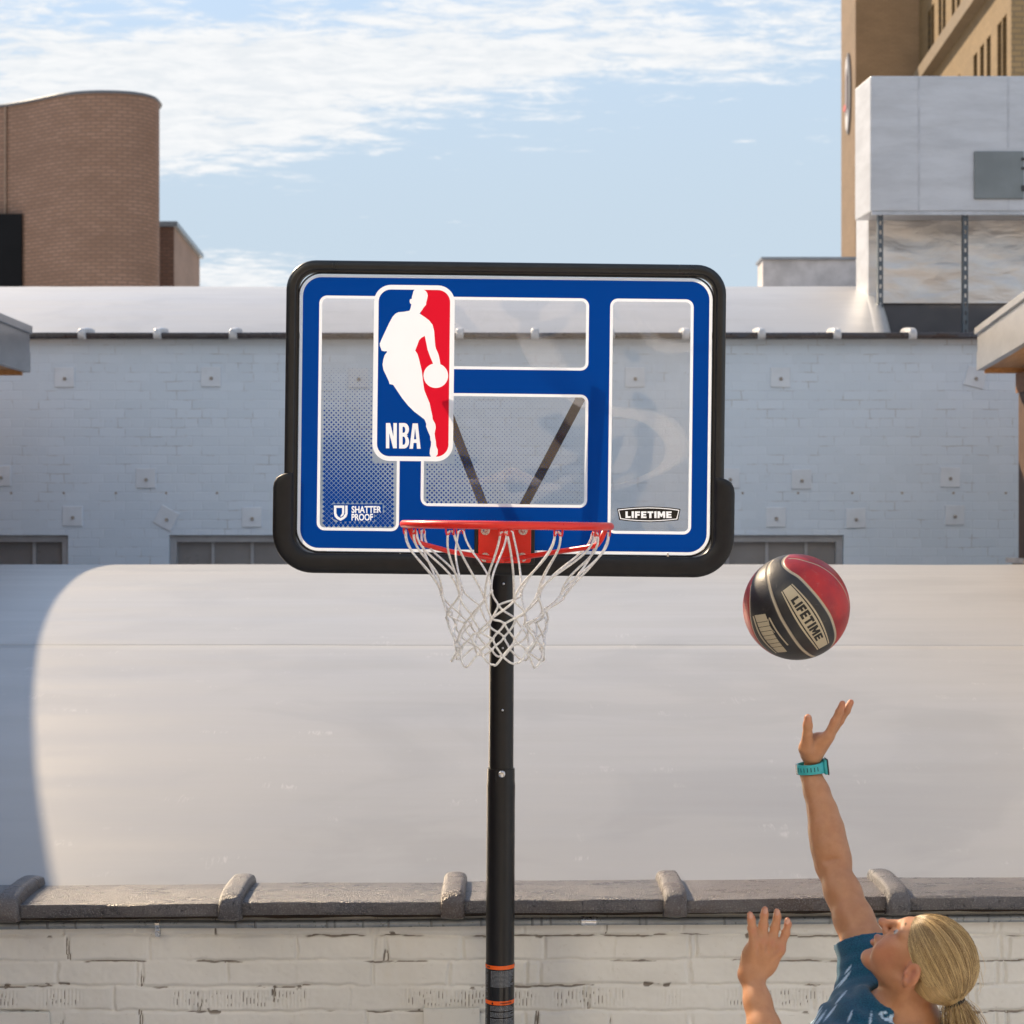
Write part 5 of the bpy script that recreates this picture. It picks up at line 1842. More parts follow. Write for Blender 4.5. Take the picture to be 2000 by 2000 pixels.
# head
hell(f, H(-.012, 0, .030), HA, (.098, .074, .092), .02)
hell(f, H(.030, 0, -.020), HA, (.060, .062, .080), .03)
hcone(f, H(.075, 0, -.096), H(.068, 0, -.088), .0165, .020, .016)
for s in (-1, 1):
    hcone(f, H(.062, s * .012, -.088), H(-.008, s * .050, -.050), .018, .020, .022)      # jaw line
    hell(f, H(.058, s * .037, -.012), HA, (.024, .024, .022), .022)                       # cheekbone
    hcone(f, H(.080, s * .008, .036), H(.066, s * .045, .030), .011, .010, .016)          # brow
    hell(f, H(.092, s * .031, .012), HA, (.014, .017, .011), .010, 'sub')                 # eye socket
    hell(f, H(.062, s * .042, -.045), HA, (.022, .016, .026), .02)                        # cheek
hcone(f, H(.086, 0, .030), H(.112, 0, -.010), .0085, .0098, .008)                          # nose
hell(f, H(.116, 0, -.013), HA, (.0130, .0115, .0098), .008)
for s in (-1, 1): hell(f, H(.096, s * .011, -.017), HA, (.011, .0075, .008), .007)
for s in (-1, 1): hell(f, H(.102, s * .0065, -.0255), HA, (.004, .0028, .003), .003, 'sub')
hell(f, H(.082, 0, -.046), HA, (.016, .026, .016), .012)
hell(f, H(.0975, 0, -.0465), HA, (.0085, .019, .0060), .005)                               # lips
hell(f, H(.0945, 0, -.0610), HA, (.0085, .016, .0065), .005)
hell(f, H(.1030, 0, -.0538), HA, (.009, .021, .0022), .003, 'sub')
# ears
for s in (-1, 1):
    ear_u = (hu * .92 + hf * .39); ear_f = (hf * .92 - hu * .39)
    en = hl * s * .90 + hf * .36; en /= np.linalg.norm(en)
    ec = H(-.016, s * .0840, -.002)
    hell(f, ec, (ear_f, ear_u, en), (.0205, .0325, .0085), .005)
    hell(f, ec + HS * (en * .0075 + ear_u * .002 + ear_f * .001), (ear_f, ear_u, en), (.0115, .0210, .0065), .004, 'sub')
    hell(f, ec + HS * (en * .001 - ear_u * .001 - ear_f * .006), (ear_f, ear_u, en), (.0045, .014, .0075), .003)
    hell(f, ec + HS * (en * .002 + ear_f * .0125 - ear_u * .004), (ear_f, ear_u, en), (.0048, .0065, .0050), .004)
    hcone(f, ec + HS * (-ear_u * .020 + ear_f * .005), ec + HS * (-ear_u * .0275 + ear_f * .004), .0075, .0065, .006)

# arms
def limb(a, b, prof, bow, k=.014):
    a = V3(a); b = V3(b); n_ = len(prof)
    pts = [a + (b - a) * t + np.array(bow) * math.sin(math.pi * t) for t in np.linspace(0, 1, n_)]
    f.chain(pts, prof, k)
    return pts
limb(Rs, Re, [.050, .045, .040, .0365, .0345], (.0, 0, .0), .02)
limb(Re, Rw, [.0335, .0365, .0350, .0305, .0265, .0245], (.007, -.004, .0), .016)
ad = (Rw - Re) / np.linalg.norm(Rw - Re); ax1 = np.array([1., 0, 0]); ax1 = ax1 - ad * ad[0]; ax1 /= np.linalg.norm(ax1); ax2 = np.cross(ad, ax1)
f.ell(Re + ad * .055 + ax1 * .018, (ad, ax1, ax2), (.060, .0165, .020), .02)
f.ell(Re + ad * .050 - ax1 * .012, (ad, ax1, ax2), (.055, .018, .020), .02)
sg = -1.0 if ax2[1] > 0 else 1.0
f.ell(Re + ad * .004 + ax2 * sg * .037 - ax1 * .004, (ax1, ad, ax2), (.022, .004, .006), .010, 'sub')
f.cone(Re + np.array([.006, .012, -.004]), Re + np.array([.012, .0, .012]), .026, .027, .02)
limb(Ls, Le, [.052, .046, .041, .038, .0355], (0, 0, 0), .02)
limb(Le, Lw, [.0365, .0380, .0345, .0290, .0235, .0205], (-.004, -.004, 0), .016)

# raised right hand, seen edge-on from the thumb side
def hand_finger(base, d0, n_, lens, bends, rads, k=.003):
    """base knuckle, direction, palm normal; bends (degrees) curl towards the palm"""
    p = V3(base); d = V3(d0) / np.linalg.norm(d0); pn = V3(n_)
    pts = [p.copy()]
    for L, b in zip(lens, bends):
        pn_ = pn - d * (pn @ d); pn_ /= np.linalg.norm(pn_)
        d = d * math.cos(R(b)) + pn_ * math.sin(R(b))
        p = p + d * L
        pts.append(p.copy())
    f.chain(pts, rads, k)
    for q, r in zip(pts[1:-1], rads[1:-1]):
        f.ell(q, (np.eye(3)), (r * 1.05,) * 3, .003)
    return pts, d

RH = 1.14
Yh = 3.66
wr = V3(PP(1586, 1476, Yh))
kn = V3(PP(1612, 1440, Yh))                        # index knuckle side
hdv = kn - wr; hdv /= np.linalg.norm(hdv)
acr = np.array([.165, .97, -.13]); acr -= hdv * (acr @ hdv); acr /= np.linalg.norm(acr)
pal = np.cross(acr, hdv)
if pal[0] > 0: pal = -pal
palm_c = (wr + kn) / 2
knk = [kn + acr * (i - .4) * .0185 + hdv * (.004, .007, .003, -.004)[i] + pal * (0, -.001, .001, .004)[i] + np.array([0, -.018, 0]) for i in range(4)]
for i in range(4):
    f.cone(wr + acr * (i - 1.4) * .009, knk[i], RH * .0165, RH * .0120, .012)
f.ell(wr + (kn - wr) * .36 + pal * .013 - acr * .010, (hdv, acr, pal), (RH * .030, RH * .018, RH * .017), .012)      # thenar
f.ell(wr + (kn - wr) * .40 + pal * .008 + acr * .022, (hdv, acr, pal), (.030, .014, .012), .012)
fd = V3(PP(1634, 1376, Yh)) - V3(PP(1606, 1436, Yh)); fd /= np.linalg.norm(fd)
fd2 = V3(PP(1656, 1370, Yh)) - V3(PP(1618, 1436, Yh)); fd2 /= np.linalg.norm(fd2)
f1 = hand_finger(knk[0], fd + acr * -.04 + pal * .03, pal, (.037, .024, .020), (-2, 0, 6), (RH * .0100, RH * .0088, RH * .0080, RH * .0064))
f2 = hand_finger(knk[1], fd2 + acr * .02 - pal * .02, pal, (.042, .027, .021), (-3, 0, 5), (RH * .0098, RH * .0088, RH * .0080, RH * .0064))
f3 = hand_finger(knk[2], fd2 + acr * .06 - pal * .02, pal, (.036, .023, .018), (-4, 2, 6), (.0095, .0083, .0074, .0060))
f4 = hand_finger(knk[3], fd * .5 + fd2 * .5 + acr * .12 - pal * .05, pal, (.029, .018, .016), (-4, 2, 6), (.0085, .0073, .0066, .0054))
tb = V3(PP(1575, 1462, Yh - .022)); tm = V3(PP(1577, 1436, Yh - .034)); tm2 = V3(PP(1577.5, 1417, Yh - .038)); tt = V3(PP(1578, 1402, Yh - .040))
f.chain([wr + pal * .006 - acr * .010, tb, tm, tm2, tt], [RH * .0150, RH * .0150, RH * .0096, RH * .0090, RH * .0078], .006)
f.cone(tb + np.array([.008, .006, .004]), knk[0] + pal * .004 - hdv * .012, .0095, .0090, .010)       # web

# left hand, palm to the hoop, fingers spread
YL = 3.05
lw = V3(PP(1468, 1902, YL))
pixk = [(1474, 1843, 1466, 1787), (1490, 1838, 1495, 1777), (1507, 1841, 1518.5, 1781), (1524, 1850, 1539, 1798)]
lk = [V3(PP(a, b, YL + (.000, .004, .006, .004)[i])) for i, (a, b, c, d) in enumerate(pixk)]
pl2 = np.array([.10, .97, .10])
for i in range(4):
    f.cone(lw + np.array([(-.009, -.003, .004, .010)[i], 0, 0]), lk[i] - np.array([0, 0, .004]), .0155, .0108, .014)
f.ell((lw + lk[1]) / 2 + np.array([.004, .006, -.004]), (np.array([1, 0, 0.]), np.array([0, 1., 0]), np.array([0, 0, 1.])), (.034, .014, .036), .012)
f.ell((lw + lk[3]) / 2 + np.array([.004, .004, .004]), (np.array([1, 0, 0.]), np.array([0, 1., 0]), np.array([0, 0, 1.])), (.017, .013, .030), .012)
fr_ = [(.0098, .0083, .0075, .0060), (.0098, .0084, .0077, .0062), (.0096, .0083, .0075, .0060), (.0086, .0074, .0067, .0055)]
for i, (a, b, c, d) in enumerate(pixk):
    dv = V3(PP(c, d, YL)) - V3(PP(a, b, YL)); L = np.linalg.norm(dv) + .004
    dv /= np.linalg.norm(dv)
    side_b = (0, 0, 6, 12)[i]
    lens = (L * .46, L * .30, L * .26)
    p0 = lk[i]
    # the outer fingers bow outwards a little
    m1 = p0 + dv * lens[0] + np.array([(.000, -.0005, .0025, .0042)[i], .006, 0]); m2 = p0 + dv * (lens[0] + lens[1]) + np.array([(.001, .0, .0026, .004)[i], .008, 0]); tp = p0 + dv * (L - .004) + np.array([0, .006, 0])
    f.chain([p0 - dv * .010, p0 + dv * .004, m1, m2, tp], (fr_[i][0] * 1.05,) + fr_[i], .0042)
    f.ell(m1, np.eye(3), (fr_[i][1] * 1.06,) * 3, .003)
for i in range(4):                                   # tendons over the back of the hand, hollows between the knuckles
    a0 = lw + np.array([(-.007, -.002, .003, .008)[i], -.0150, .006]); b0 = lk[i] + np.array([0, -.0085, -.006])
    f.cone(a0 * .45 + b0 * .55, b0, .0030, .0050, .008)
    if i < 3:
        m_ = (lk[i] + lk[i + 1]) / 2 + np.array([0, -.0135, -.012])
        f.ell(m_, np.eye(3), (.0040, .0045, .012), .008, 'sub')
# thumb tucked on the far side, pointing to the hoop
f.chain([lw + np.array([.014, .004, .012]), lw + np.array([.024, .024, .030]), lw + np.array([.028, .042, .050]), lw + np.array([.026, .052, .068])], [.014, .0125, .0095, .0075], .006)

Vb, Qb = f.mesh()
Vb = relax(Vb, Qb, 2, .35)
# lower body on a coarser grid, hidden under shirt and shorts where it meets the trunk
g2 = Field((.44, 3.26, -.02), (1.08, 3.92, 1.06), .008)
hipL = PV + np.array([-.02, -.09, -.02]); hipR = PV + np.array([.03, .09, -.02])
ftL = np.array([.71, 3.42, .075]); ftR = np.array([.85, 3.72, .075])
g2.ell(PV, (tf, tr, tu), (.12, .165, .14), .05)
g2.cone(PV, PV + np.array([0, 0, .22]), .125, .115, .05)
for hp_, ft in ((hipL, ftL), (hipR, ftR)):
    kn_ = (hp_ + ft) / 2 + np.array([-.05, .01, .01])
    g2.chain([hp_, hp_ * .5 + kn_ * .5, kn_, kn_ * .6 + ft * .4 + np.array([.012, 0, 0]), ft], [.088, .074, .054, .052, .036], .03)
    g2.chain([ft + np.array([.02, 0, -.02]), ft + np.array([-.07, .015, -.042]), ft + np.array([-.13, .03, -.05])], [.036, .030, .024], .02)
V2, Q2 = g2.mesh()
V2 = relax(V2, Q2, 2, .5)
Vall = np.concatenate([Vb, V2]); Qall = np.concatenate([Qb, Q2 + len(Vb)])

pers = thing('person', (.77, 3.57, 0), 'person with blonde ponytail in blue shirt, arm raised after throwing the ball', 'person')
me = quads_mesh('body', Vall, Qall)
def near(c, r): return np.exp(-(np.linalg.norm(Vall - np.asarray(c), axis=1) / r) ** 2)
bl = np.zeros(len(Vall))
for c, r, a in ((H(-.014, .08, .0),   .028, .5), (H(.06, .05, -.03), .035, .45), (H(.113, 0, -.016), .018, .45), (H(.07, .03, -.09), .03, .25)):
    bl = np.maximum(bl, near(c, r) * a)
for ff in (f1, f2, f3, f4): bl = np.maximum(bl, near(ff[0][-1], .016) * .5)
for a, b, c, d in pixk: bl = np.maximum(bl, near(V3(PP(c, d, YL)), .014) * .6)
bl = np.maximum(bl, near(tt, .014) * .5)
for i, (a, b, c, d) in enumerate(pixk):
    q0, q1 = V3(PP(a, b, YL)), V3(PP(c, d, YL))
    for t in (.0, .46, .76): bl = np.maximum(bl, near(q0 + (q1 - q0) * t + np.array([0, -.004, 0]), .0075) * .38)
for ff in (f1, f2):
    for q in ff[0][:-1]: bl = np.maximum(bl, near(q, .010) * .3)
lip = np.maximum(near(H(.104, 0, -.0465), .010), near(H(.101, 0, -.061), .010))
fattr(me, 'blush', bl); fattr(me, 'lip', lip)
n = NT('skin')
p = n.pos()
mot = n.noise(p, 55, 4, .6)
c_ = n.mix(n.ramp(mot, .3, .7), (.43, .205, .100), (.48, .240, .122))
low = n.noise(p, 13, 4, .6)
c_ = n.mix(n.math('MULTIPLY', n.ramp(low, .38, .66), .45), c_, (.35, .150, .072))
c_ = n.mix(n.attr('blush'), c_, (.50, .165, .105))
c_ = n.mix(n.math('MULTIPLY', n.attr('lip'), .75), c_, (.42, .12, .11))
frk = n.noise(p, 300, 2, .5)
c_ = n.mix(n.math('MULTIPLY', n.ramp(frk, .70, .78), .22), c_, (.25, .11, .06))
b = n.bsdf(c_, n.ramp(mot, .3, .7, .42, .52), 0, n.bump(n.math('ADD', n.noise(p, 650, 3, .6), n.math('MULTIPLY', n.noise(p, 120, 4, .65), .8)), .28, .0012), Specular_IOR_Level=.45, Subsurface_Weight=.16, Subsurface_Scale=.012)
b.inputs['Subsurface Radius'].default_value = (1.0, .35, .18)
M_skin = n.m
body = link('body', me, M_skin, pers, True)

# eyes and lashes, thumb nail
for s in (-1, 1):
    mb = MB(); c = Vector(H(.0725, s * .030, .012))
    for i in range(1):
        rings = []
        for a in np.linspace(R(4), R(176), 9):
            rings.append([c + Vector(hf) * (.0115 * HS * math.cos(a)) + (Vector(hl) * math.cos(t) + Vector(hu) * math.sin(t)) * (.0115 * HS * math.sin(a)) for t in np.linspace(0, 2 * math.pi, 14, endpoint=False)])
        mb.loft(rings, cap=True)
    eo_ = mb.build('eye', simple('eye_white', (.42, .38, .36), .25), pers, True)
    mb = MB(); mb.tube([c + Vector(hf) * .0108 * HS, c + Vector(hf) * .0122 * HS], [.0045, .0035], 12); mb.build('iris', simple('iris_blue', (.10, .17, .22), .15), eo_)
    mb = MB(); mb.tube([Vector(H(.083, s * .017, .0385)), Vector(H(.0825, s * .032, .043)), Vector(H(.070, s * .048, .0375))], [.0018, .0024, .0010], 6); mb.build('eyebrow', simple('brow_hair', (.26, .16, .08), .7), pers, True)
def nail(tip, dirv, up, w_, l_, name='nail'):
    tip = Vector(tip); d = Vector(dirv).normalized(); u = (Vector(up) - d * Vector(up).dot(d)).normalized(); s = d.cross(u)
    mb = MB(); rings = []
    for t in np.linspace(-1, 1, 7):
        rings.append([tip + d * (l_ * t) + s * (w_ * x * math.sqrt(max(0, 1 - (abs(t) ** 3) * .6))) + u * (.0003 - .35 * w_ * x * x) for x in np.linspace(-1, 1, 7)])
    mb.loft(rings, closed=False)
    mb.build(name, simple('nail_pink', (.52, .28, .21), .28), pers, True)
nail(V3(tt) + np.array([0, -.0073, .0008]), V3(tt) - V3(tm2), (0, -1, .05), .0054, .0062)
for i, (a, b, c, d) in enumerate(pixk):
    dv = V3(PP(c, d, YL)) - V3(PP(a, b, YL)); dv /= np.linalg.norm(dv)
    tp = lk[i] + dv * (np.linalg.norm(V3(PP(c, d, YL)) - V3(PP(a, b, YL))) - .002) + np.array([0, .006 - fr_[i][3] * 1.02, 0])
    nail(tp, dv, (0, -1, .1), .0042, .0052)

# ---------------------------------------------------------------- shirt
sf = Field((.30, 3.10, .70), (1.12, 4.06, 1.60), .0044)
def shirt_solid(F_, e):
    F_.ell(CH + tf * .012, (tf, tr, tu), (.112 + e, .156 + e, .18 + e), .05)
    F_.cone(CH, PV + np.array([0, 0, .06]), .132 + e, .135 + e, .06)
    F_.cone(N0 + np.array([0, 0, -.045]), Rs, .058 + e, .058 + e, .045)
    F_.cone(N0 + np.array([0, 0, -.045]), Ls, .058 + e, .060 + e, .045)
    F_.cone(N0 + np.array([-.02, 0, -.10]), N0 + np.array([0, 0, -.02]), .095 + e, .066 + e, .05)
    F_.cone(Rs, Rs + (Re - Rs) * .36, .060 + e, .0575 + e, .03)
    F_.cone(Ls, Ls + (Le - Ls) * .50, .062 + e, .058 + e, .03)
    F_.cone(CH + tf * .03 + np.array([0, .05, .05]), Rs, .085 + e, .056 + e, .05)
    F_.cone(CH + tf * .05 + np.array([-.02, -.05, .02]), Ls, .085 + e, .056 + e, .05)
shirt_solid(sf, .004)
# folds: gentle ripples in the cloth
ax = [sf.lo[k] + np.arange(sf.n[k]) * sf.h for k in range(3)]
XX, YY, ZZ = np.meshgrid(*ax, indexing='ij')
dRs = ((XX - Rs[0]) * (Re - Rs)[0] + (YY - Rs[1]) * (Re - Rs)[1] + (ZZ - Rs[2]) * (Re - Rs)[2]) / np.linalg.norm(Re - Rs)
dist = np.sqrt((XX - Rs[0]) ** 2 + (YY - Rs[1]) ** 2 + (ZZ - Rs[2]) ** 2)
fold = .0012 * np.sin(dRs * 210 + 5 * (XX - YY) * 9 + 2 * np.sin(YY * 31)) * np.exp(-((dist - .06) / .08) ** 2)
fold += .0030 * np.clip((dist - .10) / .06, 0, 1) * np.sin((XX * .8 + ZZ * 1.0) * 95 + 2.2 * np.sin(YY * 22) + YY * 20)
fold += .0022 * np.clip((dist - .10) / .06, 0, 1) * np.sin((XX * 1.3 - ZZ * .6) * 140 + YY * 33)
sf.g += fold.astype(np.float32)
# neck opening, sleeve ends, hem
def plane(F_, pnt, nrm, rad):
    pnt = V3(pnt); nrm = V3(nrm) / np.linalg.norm(nrm)
    sl, Pq = F_.local(pnt - rad, pnt + rad)
    d = (Pq - pnt) @ nrm
    msk = np.linalg.norm(Pq - pnt, axis=-1) < rad
    g = F_.g[sl]
    F_.g[sl] = np.where(msk, np.maximum(g, d), g)
se = Rs + (Re - Rs) * .30
plane(sf, se, (Re - Rs) + np.array([.03, -.02, .06]), .14)
plane(sf, Ls + (Le - Ls) * .46, (Le - Ls), .12)
nkn = V3(PP(1700, 1840, 3.285)) - N0
nc = V3(PP(1738, 1990, 3.285))
sf.ell(nc + np.array([-.006, -.004, .012]), (np.array([1, 0, 0.]), np.array([0, 1, 0.]), np.array([0, 0, 1.])), (.084, .092, .034), .006, 'sub')
sf.cone(N0 + np.array([0, 0, -.05]), nk1, .070, .068, .004, 'sub')
sl = sf.g[:, :, :3]; sl[...] = np.maximum(sl, .01)
Vs, Qs = sf.mesh()
Vs = relax(Vs, Qs, 2, .45)
me = quads_mesh('shirt', Vs, Qs)
# collar trim and printed brush strokes are dye in the cloth: marked per vertex
d_c = np.abs(((Vs - (nc + np.array([-.006, -.004, .012]))) / np.array([.084, .092, .034]) ** 1.0))
kq = np.linalg.norm((Vs - (nc + np.array([-.006, -.004, .012]))) / np.array([.084, .092, .034]), axis=1)
trim = ((kq > 1.02) & (kq < 1.22) & (Vs[:, 0] < N0[0] + .02)).astype(float) * (fbm(Vs[:, 0] * 60, Vs[:, 2] * 90 + Vs[:, 1] * 60, 3, 2) > .30) * (kq < 1.14)
st = np.zeros(len(Vs))
rk = random.Random(12)
cent = []
for _ in range(16):
    px, py = rk.uniform(1560, 1655), rk.uniform(1900, 2130)
    cent.append((px, py, rk.uniform(20, 60), rk.uniform(1.8, 3.8), rk.uniform(-.10, .12)))
cent += [(1657, 1893, 24, 3.6, 0), (1650, 1912, 42, 3.6, 0), (1642, 1948, 40, 3.4, .05), (1622, 1978, 46, 4, 0), (1660, 1985, 30, 4.5, -.3), (1700, 1992, 36, 4, -.5)]
vpx = 1000 + Vs[:, 0] / Vs[:, 1] * F; vpy = HZ - (Vs[:, 2] - CZ) / Vs[:, 1] * F
# stroke lengths run down the cloth from the shoulder to the hem
for px, py, L, wd, da in cent:
    an = math.atan2(62, -48) + da
    ux, uy = math.cos(an), math.sin(an)
    s_ = (vpx - px) * ux + (vpy - py) * uy; t_ = -(vpx - px) * uy + (vpy - py) * ux
    st = np.maximum(st, np.clip((wd * .5 * (1 - (s_ / L * 2) ** 2) - np.abs(t_)) / 1.2 + .5, 0, 1) * (np.abs(s_) < L / 2))
st *= (np.abs(Vs - CH) @ np.array([0, 1, 0]) < .3) * (dist_arm := np.clip((np.linalg.norm(Vs - Rs, axis=1) - .055) / .01, 0, 1))
fattr(me, 'pale', np.clip(trim + st, 0, 1))
n = NT('shirt_cloth')
p = n.pos()
hth = n.noise(n.scale(p, (1, 1, 2.2)), 260, 3, .7)
big = n.noise(p, 45, 3, .6)
c_ = n.mix(n.ramp(hth, .36, .64), (.004, .042, .085), (.011, .092, .150))
c_ = n.mix(n.math('MULTIPLY', n.ramp(big, .4, .7), .3), c_, (.006, .05, .115))
c_ = n.mix(n.math('MULTIPLY', n.attr('pale'), n.ramp(hth, .3, .5, .6, .95)), c_, (.46, .60, .72))
n.bsdf(c_, .85, 0, n.bump(n.noise(p, 900, 2, .5), .25, .0008), Specular_IOR_Level=.25, Sheen_Weight=.15)
link('shirt', me, n.m, pers, True)
# shorts and shoes
sh = Field((.42, 3.26, .36), (1.10, 3.92, .94), .009)
sh.ell(PV, (tf, tr, tu), (.135, .18, .13), .05)
for hp_, ft in ((hipL, ftL), (hipR, ftR)):
    kn_ = (hp_ + ft) / 2 + np.array([-.05, .01, .01])
    sh.cone(hp_, hp_ * .35 + kn_ * .65, .108, .092, .04)
plane(sh, PV + np.array([0, 0, .09]), (0, 0, 1), .4)
Vq, Qq = sh.mesh(); link('shorts', quads_mesh('shorts', relax(Vq, Qq, 2), Qq), simple('shorts_cloth', (.02, .02, .025), .8, bump=.2, bs=300), pers, True)
for ft in (ftL, ftR):
    s3 = Field(ft + np.array([-.26, -.12, -.10]), ft + np.array([.14, .14, .08]), .006)
    s3.chain([ft + np.array([.03, 0, -.020]), ft + np.array([-.07, .015, -.035]), ft + np.array([-.15, .03, -.043])], [.052, .046, .034], .03)
    plane(s3, ft + np.array([-.05, 0, -.073]), (0, 0, -1), .3); plane(s3, ft + np.array([0, 0, .02]), (.1, 0, 1), .3)
    Vq, Qq = s3.mesh(); link('shoe', quads_mesh('shoe', relax(Vq, Qq, 2), Qq), simple('shoe_white', (.6, .6, .6), .6), pers, True)

# ---------------------------------------------------------------- hair
hc = (-.016, 0, .034); hr = (.1015, .0800, .0955)
hf_ = Field(HC - .17, HC + .17, .0030)
hell(hf_, H(*hc), HA, hr, .01)
PB = np.array([-.109, .002, .013])              # where the ponytail is tied, head frame
hcone(hf_, H(-.080, .004, .012), H(*(PB * .98)), .056, .013, .03)
hcone(hf_, H(-.060, .024, -.005), H(*(PB * .95)), .036, .011, .03)
hcone(hf_, H(-.060, -.024, -.005), H(*(PB * .95)), .036, .011, .03)
axh = [hf_.lo[k] + np.arange(hf_.n[k]) * hf_.h for k in range(3)]
Pq = np.stack(np.meshgrid(*axh, indexing='ij'), -1) - HC
Pq = Pq / HS
lx = Pq @ hf; ly = Pq @ hl; lz = Pq @ hu
def hairline(x, y, z):
    """positive in front of the hairline"""
    ay = np.abs(y)
    base = x - 1.25 * z - .006 + 2.2 * np.maximum(0, ay - .055) * np.clip((.03 - z) / .03, 0, 1)
    return base
nape = (-.036 - .22 * (lx + .016)) - lz
hl_d = np.maximum(hairline(lx, ly, lz) * .72, nape * .95) * HS
hf_.g = np.maximum(hf_.g, hl_d.astype(np.float32))
# let the ear stand free
for s in (-1, 1):
    hell(hf_, H(-.006, s * .092, -.010), HA, (.036, .034, .046), .006, 'sub')
Vh, Qh = hf_.mesh()
Vh = relax(Vh, Qh, 3, .5)
# fine combed relief: ridges that fan out from the tie
loc = (Vh - HC) / HS
hx = loc @ hf; hy = loc @ hl; hz = loc @ hu
pbd = PB / np.linalg.norm(PB)
qv = np.stack([(hx - hc[0]) / hr[0], (hy - hc[1]) / hr[1], (hz - hc[2]) / hr[2]], -1)
pbu = np.array([(PB[0] - hc[0]) / hr[0], PB[1] / hr[1], (PB[2] - hc[2]) / hr[2]]); pbu /= np.linalg.norm(pbu)
e1 = np.cross(pbu, np.array([0, 1, 0.])); e1 /= np.linalg.norm(e1); e2 = np.cross(pbu, e1)
ang = np.arctan2(qv @ e2, qv @ e1)
Vh = Vh + (Vh - HC) / np.linalg.norm(Vh - HC, axis=1)[:, None] * ((fbm(ang * 14 + 50, ang * 0 + 2 + hz * 6, 3, 3) - .45) * .0030)[:, None]
me = quads_mesh('hair', Vh, Qh)
fattr(me, 'ang', ang)
n = NT('blonde_hair')
cbx = n.n('ShaderNodeCombineXYZ'); n.l(n.attr('ang'), cbx.inputs[0])
p = n.obj()
sx = n.n('ShaderNodeSeparateXYZ'); n.l(p, sx.inputs[0]); n.l(n.math('MULTIPLY', sx.outputs[2], 2.0), cbx.inputs[1])
sA = n.noise(n.scale(cbx.outputs[0], (16, .6, 1)), 1.6, 5, .65)
sB = n.noise(n.scale(cbx.outputs[0], (95, 1.4, 1)), 1.6, 4, .7)
c_ = n.mix(n.ramp(sA, .3, .7), (.31, .19, .075), (.53, .365, .16))
c_ = n.mix(n.math('MULTIPLY', n.ramp(sB, .42, .7), .35), c_, (.17, .105, .045))
n.bsdf(c_, .38, 0, n.bump(n.math('ADD', n.math('MULTIPLY', sB, .7), sA), .6, .0035), Specular_IOR_Level=.55)
M_hair = n.m
hair = link('hair', me, M_hair, pers, True)

# loose strands lying over the cap and gathered in the tie, then the tail
def strands(paths, rad, name, parent, mat):
    """paths: (n, m, 3) -> thin three-sided tubes"""
    n_, m_, _ = paths.shape
    T = np.gradient(paths, axis=1); T /= np.linalg.norm(T, axis=2, keepdims=True) + 1e-9
    ref = np.array([.31, .81, .5])
    U1 = np.cross(T, ref); U1 /= np.linalg.norm(U1, axis=2, keepdims=True) + 1e-9
    U2 = np.cross(T, U1)
    taper = np.clip(np.minimum(np.linspace(.35, 4, m_), np.linspace(5, .3, m_)), 0, 1)
    Vv = np.empty((n_, m_, 3, 3))
    for k in range(3):
        a = 2 * math.pi * k / 3
        Vv[:, :, k] = paths + (U1 * math.cos(a) + U2 * math.sin(a)) * (rad * taper)[None, :, None]
    base = (np.arange(n_)[:, None] * m_ + np.arange(m_ - 1)[None, :]) * 3
    Q = []
    for k in range(3):
        k2 = (k + 1) % 3
        Q.append(np.stack([base + k, base + k2, base + 3 + k2, base + 3 + k], -1).reshape(-1, 4))
    me = quads_mesh(name, Vv.reshape(-1, 3), np.concatenate(Q))
    ids = np.repeat(RNG.random(n_), m_ * 3)
    fattr(me, 'tone', ids)
    return link(name, me, mat, parent, True)
n = NT('hair_strand')
t_ = n.attr('tone')
c_ = n.mix(n.ramp(t_, .0, 1.0), (.18, .105, .040), (.66, .485, .24))
n.bsdf(c_, .36, 0, Specular_IOR_Level=.6)
M_str = n.m
NS = 7000
# start points on the hairline or on the cap itself, in unit-ellipsoid space
st_ = []
while len(st_) < NS:
    v = RNG.normal(size=3); v /= np.linalg.norm(v)
    x, y, z = v[0] * hr[0] + hc[0], v[1] * hr[1] + hc[1], v[2] * hr[2] + hc[2]
    hlv = float(hairline(np.array(x), np.array(y), np.array(z)))
    if hlv > .0: continue
    if abs(y) > .05 and ((x + .006) / .040) ** 2 + ((z + .010) / .050) ** 2 < 1: continue
    if z < -.030 - .22 * (x + .016): continue
    if len(st_) < NS * .5 and hlv < -.02: continue
    st_.append(v)
st_ = np.array(st_)
mseg = 16
om = np.arccos(np.clip(st_ @ pbu, -1, 1))
tt_ = np.linspace(0, 1, mseg)
sl_ = (np.sin((1 - tt_)[None, :] * om[:, None]) / np.sin(om)[:, None])[..., None] * st_[:, None, :] + (np.sin(tt_[None, :] * om[:, None]) / np.sin(om)[:, None])[..., None] * pbu[None, None, :]
lift = 1.008 + RNG.random(NS)[:, None] ** 1.6 * .045 * np.sin(np.pi * np.clip(tt_ * 1.1, 0, 1))[None, :] + .006 * np.sin(tt_ * 9 + RNG.random(NS)[:, None] * 6)
sag = .030 * np.sin(np.pi * tt_)[None, :]
q3 = sl_ * (lift)[..., None]
q3[..., 2] -= sag * .15 * (np.abs(q3[..., 1]))
pth = np.stack([q3[..., 0] * hr[0] + hc[0], q3[..., 1] * hr[1] + hc[1], q3[..., 2] * hr[2] + hc[2]], -1)
# pull the ends together into the tie
w_ = np.clip((tt_ - .70) / .30, 0, 1) ** 1.5
tie = PB[None, None, :] + RNG.normal(size=(NS, 1, 3)) * np.array([.004, .0065, .0065])
pth = pth * (1 - w_)[None, :, None] + tie * w_[None, :, None]
wp_ = HC + (pth[..., 0:1] * hf + pth[..., 1:2] * hl + pth[..., 2:3] * hu) * HS
strands(wp_, .00036, 'hair_strand', hair, M_str)
